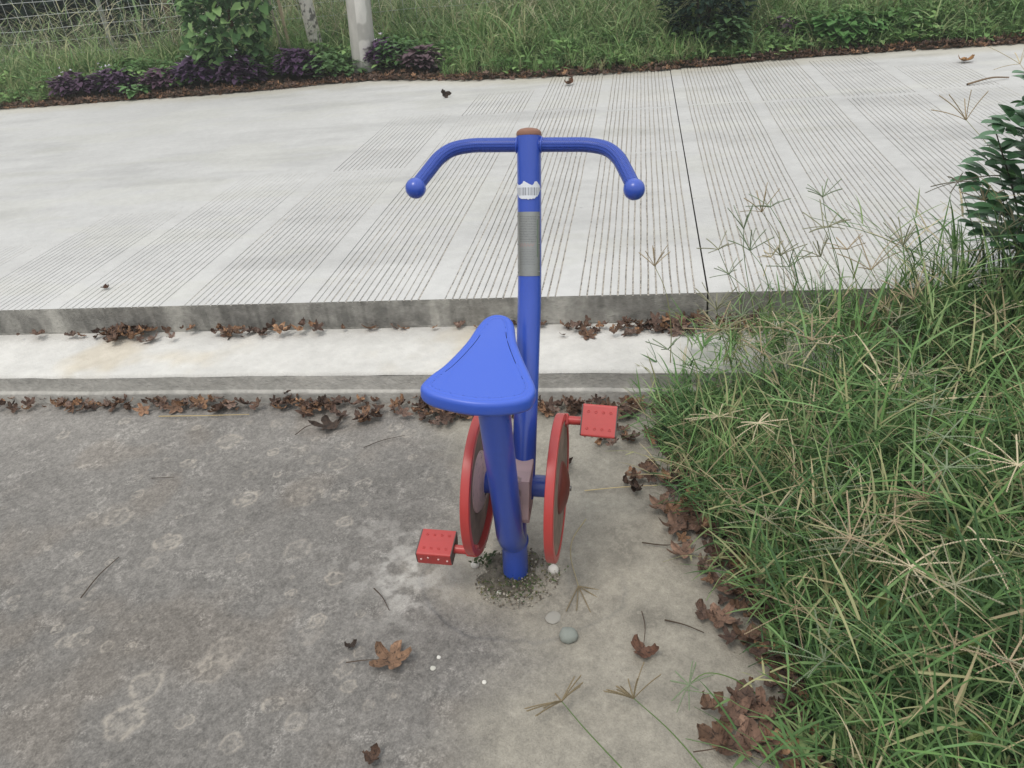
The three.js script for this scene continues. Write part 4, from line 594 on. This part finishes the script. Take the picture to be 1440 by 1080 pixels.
// glossy shrub at the right border
{
  const g = new THREE.Group(), base = G(1.83, .16, -1.22); g.position.copy(base); setSeed(1401);
  const lm = [0x456b45, 0x507a52, 0x3c5f3e, 0x5c8652, 0x70a056].map(c => new THREE.MeshPhysicalMaterial({ color: c, roughness: .42, side: THREE.DoubleSide, transmission: .12, thickness: 0 }));
  const lg = [flatLeaf('oval', .088, .06), flatLeaf('oval', .078, .054), flatLeaf('oval', .066, .047)]; const bm = std(0x5b5244, .9);
  let nl = 0; const twigs = [];
  for (let b = 0; b < 26; b++) {
    const th = rr(0, 6.3), h = rr(.34, .98), R = .33 * Math.sqrt(rnd()) * (h < .3 ? .9 : 1); const e = V(Math.cos(th) * R * 1.15, h, Math.sin(th) * R); const pts = [V(rr(-.02, .02), 0, rr(-.02, .02)), e.clone().multiplyScalar(.5).add(V(rr(-.04, .04), .04, rr(-.04, .04))), e]; twigs.push(taper(pts, .006, .002, 8, 5)); const c = new THREE.CatmullRomCurve3(pts);
    for (let k = 0; k < 11 && nl < 290; k++) { const t = 1 - .42 * Math.pow(rnd(), 1.5); const p = c.getPoint(t); const az = rr(0, 6.3); const d = V(Math.cos(az), rr(-.1, .9), Math.sin(az)); const young = t > .95 && rnd() < .4; leafAt(g, 'leaf', lg[nl % 3], lm[young ? 4 : Math.floor(rnd() * 4)], p, d, rr(-.5, .5), rr(.75, 1.15)); nl++; }
  }
  part(g, 'branch', merge(twigs), bm);
  part(g, 'foliage', cloud(1411, 850, () => { const th = rr(0, 6.3), y = rr(.28, .98), R = .32 * Math.sqrt(rnd()) * pw(y, [.2, .5, .8, 1], [.7, 1, 1, .5]); return { p: V(Math.cos(th) * R * 1.1, y, Math.sin(th) * R), s: rr(.065, .09), d: V(Math.cos(th) + rr(-.6, .6), rr(-.2, .8), Math.sin(th) + rr(-.6, .6)) }; }, flatLeaf('oval', 1, .68)), lm[1]);
  top(g, 'shrub', 'dark green glossy leaved shrub at the right border beside the lane', 'shrub');
}
const tinyLeaf = flatLeaf('lance', 1, .5), tinyHeart = flatLeaf('heart', 1, .85);
// vine covered bush
{
  const g = new THREE.Group(), bx = -4.18, bz = -7.15; g.position.copy(G(bx, bankH(bx, bz) - .02, bz)); const cm = leafMat(0x4d6b40), dk = leafMat(0x587650);
  const blob = (k = 1) => { let p; do p = V(rr(-1, 1), rr(-1, 1), rr(-1, 1)); while (p.length() > 1); const r = p.length(); p.multiplyScalar(Math.pow(r, -.45)); return V(p.x * .47 * k, .74 + p.y * .72, p.z * .36 * k); };
  part(g, 'foliage', cloud(1501, 2000, () => { const p = blob(); return { p, s: rr(.06, .11), d: V(p.x + rr(-.5, .5), rr(-.6, .5), p.z + rr(-.5, .5)) }; }, tinyLeaf), dk);
  setSeed(1502); const hm = [0x7ea068, 0x6c905a, 0x90b072, 0x5f8454].map(c => leafMat(c)); const hg = flatLeaf('heart', .105, .1);
  for (let i = 0; i < 290; i++) { const th = rr(-.4, PI + .4), y = rr(.1, 1.65); const R = pw(y, [0, .3, .9, 1.4, 1.8], [.22, .36, .48, .52, .42]) * rr(.9, 1.2); const p = V(Math.cos(th) * R, y, Math.sin(th) * R * .8 + .03); leafAt(g, 'leaf', hg, hm[Math.floor(rnd() * 4)], p, V(rr(-1, 1), rr(-1, .25), .2 + rr(0, .8)), rr(-.8, .8), rr(.6, 1.25)); }
  part(g, 'trunk', merge([taper([V(.1, -.05, .05), V(.08, .5, .05), V(0, 1.2, 0)], .03, .015, 8, 7), taper([V(.02, -.05, 0), V(-.06, .6, .02), V(-.15, 1.2, 0)], .022, .01, 8, 7)]), std(0x5b4c3d, .9));
  setSeed(1503); part(g, 'flower', cloud(1504, 20, () => ({ p: V(rr(-.5, .5), rr(.2, 1.1), rr(.3, .48)), s: .03, d: V(rr(-1, 1), .6, rr(0, 1)) }), tinyLeaf), std(0xe6e3e6, .8));
  top(g, 'bush', 'tall bush overgrown with heart leaved vine behind the purple plants', 'bush');
}
// purple plants along the far edge
function purple(x, z, r, h, tone, flowers, label, n = 260) {
  const g = new THREE.Group(); r *= .9; h *= .9; g.position.copy(G(x, bankH(x, z), z)); const sd = Math.round((x + 20) * 100); setSeed(sd);
  part(g, 'foliage', cloud(sd, n, () => { const th = rr(0, 6.3), R = r * Math.sqrt(rnd()), y = h * (1 - .5 * (R / r) ** 2) * rr(.35, 1); return { p: V(Math.cos(th) * R, y, Math.sin(th) * R * .7), s: rr(.05, .095), d: V(Math.cos(th) + rr(-.5, .5), rr(-.5, .7), Math.sin(th) + rr(-.4, .6)) }; }, tinyHeart), leafMat(col(tone).lerp(col(0xa890a8), .1), { transmission: .1 }));
  part(g, 'stem', merge([0, 1, 2, 3, 4].map(i => taper([V(0, 0, 0), V(Math.cos(i * 1.3) * r * .3, h * .4, Math.sin(i * 1.3) * r * .3), V(Math.cos(i * 1.3) * r * .6, h * .75, Math.sin(i * 1.3) * r * .5)], .006, .003, 6, 5))), std(0x4b2f3d, .85));
  if (flowers) part(g, 'flower', cloud(sd + 5, flowers * 5, (i) => { const k = Math.floor(i / 5); const th = hash(k, 1, 3) * 6.3; const c = V(Math.cos(th) * r * .6, h * (.85 + .35 * hash(k, 2, 3)), Math.sin(th) * r * .4 + .05); return { p: c, s: .028, d: V(rr(-1, 1), rr(.1, .8), rr(-1, 1)) }; }, tinyLeaf), std(0xe9e2ee, .8));
  return top(g, 'purple_plant', label, 'plant');
}
purple(-6.1, -6.95, .3, .26, 0x4a3348, 4, 'purple leaved plant at the far left of the lane edge');
purple(-5.62, -6.98, .3, .27, 0x47304a, 5, 'purple leaved plant with white flowers, second from the left');
purple(-5.0, -6.98, .26, .22, 0x5a3f50, 0, 'reddish purple low plant between two darker purple ones');
purple(-4.5, -6.95, .32, .36, 0x40294a, 2, 'large dark purple plant left of the vine covered bush', 340);
purple(-3.98, -6.86, .28, .34, 0x3f2a45, 1, 'dark purple plant in front of the vine covered bush', 300);
purple(-3.36, -6.98, .26, .36, 0x452c4c, 0, 'purple plant between the vine covered bush and the leaning trunk', 300);
purple(-2.42, -7.12, .24, .34, 0x4a2f52, 6, 'purple plant with pale flowers right of the concrete pole', 260);
purple(-1.9, -6.86, .25, .26, 0x5d4a4c, 0, 'withered brownish purple plant right of the concrete pole', 240);
purple(1.72, -6.75, .2, .25, 0x4a3448, 0, 'small purple plant in the far grass at upper right', 160);
// green broad leaved clumps
function herb(x, z, r, h, tone, label, n = 160, s = [.05, .09]) { const g = new THREE.Group(); g.position.copy(G(x, bankH(x, z), z)); const sd = Math.round((x + 30) * 70); setSeed(sd); part(g, 'foliage', cloud(sd, n, () => { const th = rr(0, 6.3), R = r * Math.sqrt(rnd()); return { p: V(Math.cos(th) * R, h * rr(.3, 1) * (1 - .4 * (R / r) ** 2), Math.sin(th) * R * .7), s: rr(...s), d: V(Math.cos(th), rr(-.4, .5), Math.sin(th) + .3) }; }, tinyHeart), leafMat(tone)); part(g, 'stem', merge([0, 1, 2, 3].map(i => taper([V(0, 0, 0), V(Math.cos(i * 1.6) * r * .3, h * .4, Math.sin(i * 1.6) * r * .3), V(Math.cos(i * 1.6) * r * .6, h * .7, Math.sin(i * 1.6) * r * .5)], .005, .003, 6, 5))), std(0x55683c, .85)); return top(g, 'leafy_plant', label, 'plant'); }
herb(-3.0, -6.98, .36, .26, 0x5a7a4a, 'low green leafy plant at the foot of the leaning trunk', 200, [.05, .08]);
herb(-2.2, -7.0, .26, .32, 0x587a4a, 'green leafy plant between the two purple plants by the pole', 170, [.05, .08]);
herb(-5.25, -6.78, .14, .12, 0x6a9058, 'small bright green plant at the lane edge left of the bush', 40, [.06, .1]);
herb(2.25, -6.62, .36, .26, 0x5d8a4a, 'bright green broad leaved plant at the lane edge at upper right', 220, [.08, .13]);
herb(2.75, -6.7, .32, .22, 0x6b9455, 'light green broad leaved plant, rightmost along the far lane edge', 180, [.07, .12]);
herb(1.15, -6.45, .2, .34, 0x4f7044, 'green leafy weed in front of the dark shrub', 150, [.06, .1]);
// dark shrub beyond the lane
{
  const x = .95, z = -6.78, g = new THREE.Group(); g.position.copy(G(x, bankH(x, z), z));
  part(g, 'foliage', cloud(1601, 2600, () => { const th = rr(0, 6.3), y = rr(.05, 1.5), R = pw(y, [0, .4, 1, 1.5], [.25, .42, .42, .2]) * Math.pow(rnd(), .4); return { p: V(Math.cos(th) * R, y, Math.sin(th) * R * .8), s: rr(.075, .12), d: V(Math.cos(th) + rr(-.6, .6), rr(-.5, .6), Math.sin(th) + rr(-.6, .6)) }; }, tinyLeaf), leafMat(0x30463a, { transmission: .1 }));
  part(g, 'trunk', merge([taper([V(0, -.05, 0), V(.04, .5, 0), V(0, 1.1, 0)], .03, .012, 8, 7), taper([V(.03, -.05, .02), V(-.1, .5, .05), V(-.18, 1, .02)], .02, .008, 8, 6)]), std(0x4a4036, .9));
  top(g, 'shrub', 'dark small leaved shrub in the tall grass across the lane', 'shrub');
}

// ---------------------------------------------------------------- far grass, weeds, hedge
{
  const T = [tuft(2001, 13, .5, .013, 1.4, .07), tuft(2002, 10, .6, .018, 1.8, .08), tuft(2003, 15, .42, .011, .9, .06), tuft(2004, 9, .7, .022, 1.5, .08)];
  const Cu = [culm(2011, .85, .011, 7, .35), culm(2012, 1.0, .010, 7, .6), culm(2013, .7, .012, 6, .2)];
  const hh = (x, z) => pw(farEdge(x) - z, [0, .35, .8, 2], [.35, .65, .95, 1.1]);
  const put = (dmin, pow) => { const x = rr(-9.5, 5.8), d = dmin + Math.pow(rnd(), pow) * 2.9; return [x, farEdge(x) - d, d]; };
  // low along the flower bed on the left
  const low = (x, d) => x < -1.7 && d < .75 ? (x > -6.4 ? 0 : .6) : x < -4.6 && d > 1.7 ? 0 : 1;
  setSeed(2100);
  grassStuff('tall_grass', 'thick green grass on the bank across the lane', T, 5200, () => { const [x, z, d] = put(.06, 1.35); const l = low(x, d); if (!l) return null; return { p: G(x, bankH(x, z), z), s: rr(.7, 1.15) * hh(x, z) * (x < -1.5 ? .85 : 1) }; }, [0x7c9c62, 0x8cab6c, 0x9bb37a, 0x6e8f58, 0xa8b784, 0x80a366, 0xb4b68a], gm);
  grassStuff('tall_grass', 'tall leafy grass stems across the lane', Cu, 2300, () => { const [x, z, d] = put(.35, 1); const l = low(x, d); if (!l) return null; return { p: G(x, bankH(x, z), z), s: rr(.65, 1.1) * hh(x, z) * (x < -1.5 ? .9 : 1) }; }, greys, gm);
  grassStuff('dry_grass', 'pale dry seeding grass in the bank across the lane', [Cu[1], Cu[0]], 850, () => { const [x, z, d] = put(.9, .9); if (!low(x, d)) return null; return { p: G(x, bankH(x, z), z), s: rr(.7, 1.1) }; }, [0xbcb998, 0xc6c0a4, 0xb0ac8c, 0xccc4a8], gm);
  const lf = merge([0, 1, 2, 3, 4, 5].map(i => { setSeed(2200 + i); return xf(flatLeaf('lance', rr(.05, .09), .04), rr(-.06, .06), rr(0, .09), rr(-.06, .06), rr(-.5, .5), rr(0, 6.3), rr(-.4, .7)); }));
  setSeed(2210);
  grassStuff('weeds', 'low broad leaved weeds filling the foot of the bank across the lane', [lf], 2600, () => { const x = rr(-9, 5.8), d = .08 + Math.pow(rnd(), 1.3) * 1.2; if (x < -1.7 && x > -6.4 && d < .2) return null; if ((x < -6 && rnd() < .7) || (x > -1.6 && x < 1.1 && rnd() < .5)) return null; return { p: G(x, bankH(x, farEdge(x) - d) + rr(0, .2) * sstep(0, .5, d), farEdge(x) - d), s: rr(.7, 1.3) }; }, [0x64874f, 0x769a5a, 0x567843, 0x88a867], gm);
  // farther field behind the fence
  grassStuff('field_grass', 'grey green field of tall grass behind the fence', [...T, ...Cu], 3800, () => { const x = rr(-16, 9), z = -9.4 - Math.pow(rnd(), .8) * 9; if (x < -4.9 && (z < -9.9 || rnd() < .6)) return null; return { p: G(14 * Math.tanh(x / 14), bankH(x, z), z), s: rr(1.0, 1.7) }; }, greys, gm);
  // dark hedge on the left behind the fence
  const hl = merge([...Array(14).keys()].map(i => { setSeed(2300 + i); return xf(flatLeaf('lance', rr(.1, .16), .06), rr(-.2, .2), rr(-.2, .2), rr(-.2, .2), rr(-1, 1), rr(0, 6.3), rr(-.8, .8)); }));
  setSeed(2320);
  for (const [cx, cz, rx, hgt, lab] of [[-11.4, -12.0, 1.9, 3.0, 'dark leafy tree behind the fence, leftmost of three'], [-8.6, -11.9, 1.6, 2.7, 'dark leafy tree behind the fence, middle of three'], [-6.4, -12.9, 1.0, 2.3, 'dark leafy tree behind the fence, rightmost of three']]) {
    const g = new THREE.Group(), b = G(cx, bankH(cx, cz), cz); g.position.copy(b); const L = [], C = [];
    for (let i = 0; i < 900; i++) { const th = rr(0, 6.3), y = rr(.15, 1) * hgt, R = rx * Math.pow(rnd(), .4) * Math.sqrt(clamp(1.05 - (y / hgt - .5) ** 2 * 2.4)); L.push(M4(V(Math.cos(th) * R, y, Math.sin(th) * R), eul(rr(-1, 1), rr(0, 6.3), rr(-1, 1)), rr(.8, 1.4))); C.push(col([0x24352d, 0x2b3f33, 0x1f2e28, 0x33493a][Math.floor(rnd() * 4)])); }
    inst(g, 'crown', hl, leafMat(0xffffff, { transmission: .08 }), L, C).userData.kind = 'stuff';
    part(g, 'trunk', taper([V(0, -.1, 0), V(.05, .8, 0), V(0, hgt * .7, 0)], .09, .04, 8, 8), std(0x3a332c, .95));
    top(g, 'tree', lab, 'tree');
  }
}
// ---------------------------------------------------------------- fence, pole, trunks, stakes
{
  const g = new THREE.Group(); const wm = std(0xc4c8c6, .55); const zf = -8.55;
  const x0 = -12.5, x1 = -0.4, H0 = .3, rows = [.12, .3, .46, .62, .78, .94, 1.1, 1.3, 1.5];
  setSeed(2401);
  for (const r of rows) { const pts = []; for (let x = x0; x <= x1 + .01; x += .6) pts.push(G(x, H0 + r + rr(-.012, .012), zf + rr(-.015, .015))); part(g, 'wire', tube(pts, .0034, 60, 4), wm); }
  for (let x = x0 + .1; x < x1; x += .15) { const k = rr(-.01, .01); part(g, 'stay_wire', tube([G(x, H0 + .12, zf + .004), G(x + k, H0 + .8, zf + .006), G(x + rr(-.02, .02), H0 + 1.5, zf + .004)], .0034, 4, 4), wm); }
  for (const x of [-11.5, -9, -6.55, -.6]) part(g, 'fence_post', taper([G(x, .1, zf - .03), G(x, 1, zf - .03), G(x, H0 + 1.65, zf - .03)], .03, .028, 4, 8), std(0x9a9a94, .9));
  top(g, 'wire_fence', 'galvanised wire mesh fence behind the flower strip at upper left', 'fence');
  const conc = std(0xffffff, .92, { map: tex(256, 1024, (u, v) => { const k = 176 + 40 * (fbm(u * 3, v * 14, 4, 2501) - .5) + 26 * (fbm(u * 14, v * 50, 3, 2502) - .5); const w = sstep(.6, .68, fbm(u * 4 + 3, v * 26, 3, 2503)); return [k + 34 * w, k * .985 + 34 * w, k * .95 + 34 * w]; }) });
  const pole = (() => { const b = G(-2.68, HRD, -7.12); const gg = new THREE.Group(); gg.position.copy(b); part(gg, 'pole_shaft', xf(new THREE.CylinderGeometry(.085, .135, 7, 40, 24), -.0, 3.4, 0, 0, 0, .012), conc); part(gg, 'guy_wire', taper([V(-.6, 1.55, -.1), V(-.3, 1.1, -.05), V(-.12, .78, 0)], .02, .02, 6, 6), std(0xd2d2cc, .7)); part(gg, 'pole_cap', xf(new THREE.CylinderGeometry(.05, .09, .05, 24), -.09, 6.92, 0, 0, 0, .012), conc); return gg; })();
  top(pole, 'utility_pole', 'thick tapered grey concrete pole beside the lane', 'pole');
  const bark = std(0xffffff, .95, { map: tex(256, 1024, (u, v) => { const f = fbm(v * 8, u * 90, 4, 2601), k = 236 + 40 * (f - .5); const dk = sstep(.56, .66, fbm(v * 10, u * 120, 3, 2602)); return [k * (1 - .45 * dk), k * .98 * (1 - .45 * dk), k * .95 * (1 - .45 * dk)]; }), bumpMap: bumpRep(2, 6), bumpScale: .01 });
  const tr = new THREE.Group(); tr.position.copy(G(-3.42, .3, -7.75)); part(tr, 'trunk', taper([V(.04, -.1, 0), V(-.07, .8, 0), V(-.2, 1.7, -.03), V(-.3, 2.9, -.1), V(-.25, 4, 0)], .085, .05, 20, 14), bark);
  setSeed(2611); const lim = []; for (let i = 0; i < 7; i++) { const a = i * .9; lim.push(taper([V(-.28, 2.7 + i * .15, -.08), V(-.28 + Math.cos(a) * .5, 3.3 + i * .12, Math.sin(a) * .5), V(-.28 + Math.cos(a) * 1.1, 3.9 + i * .1, Math.sin(a) * 1.1)], .03, .01, 8, 6)); } part(tr, 'limb', merge(lim), bark);
  part(tr, 'crown', cloud(2612, 1500, () => { const th = rr(0, 6.3), R = 1.4 * Math.sqrt(rnd()); return { p: V(-.28 + Math.cos(th) * R, 3.5 + rr(0, 1.4) * (1 - (R / 2) ** 2), Math.sin(th) * R), s: rr(.08, .13), d: V(Math.cos(th) + rr(-.6, .6), rr(-.6, .4), Math.sin(th) + rr(-.6, .6)) }; }, tinyLeaf), leafMat(0x4d6b3e));
  top(tr, 'tree', 'tree with pale lichen speckled leaning trunk left of the concrete pole', 'tree');
  const stake = (x, z, r, c, lean, label, h = 1.9) => top(new THREE.Mesh(taper([G(x, .1, z), G(x + lean * .5, h * .5, z + .01), G(x + lean, h, z)], r, r * .85, 10, 8), std(c, .9)), 'stake', label, 'stake');
  stake(-3.70, -7.7, .02, 0xb5a48c, -.02, 'thin brown stake left of the leaning trunk, right one of two');
  stake(-3.80, -7.7, .014, 0xa39c8c, -.03, 'thin grey stake left of the leaning trunk, left one of two');
  stake(-5.75, -8.75, .05, 0x6a5a4c, .04, 'brown wooden post behind the wire fence left of the vine bush', 2);
}
renderer.render(scene, camera);
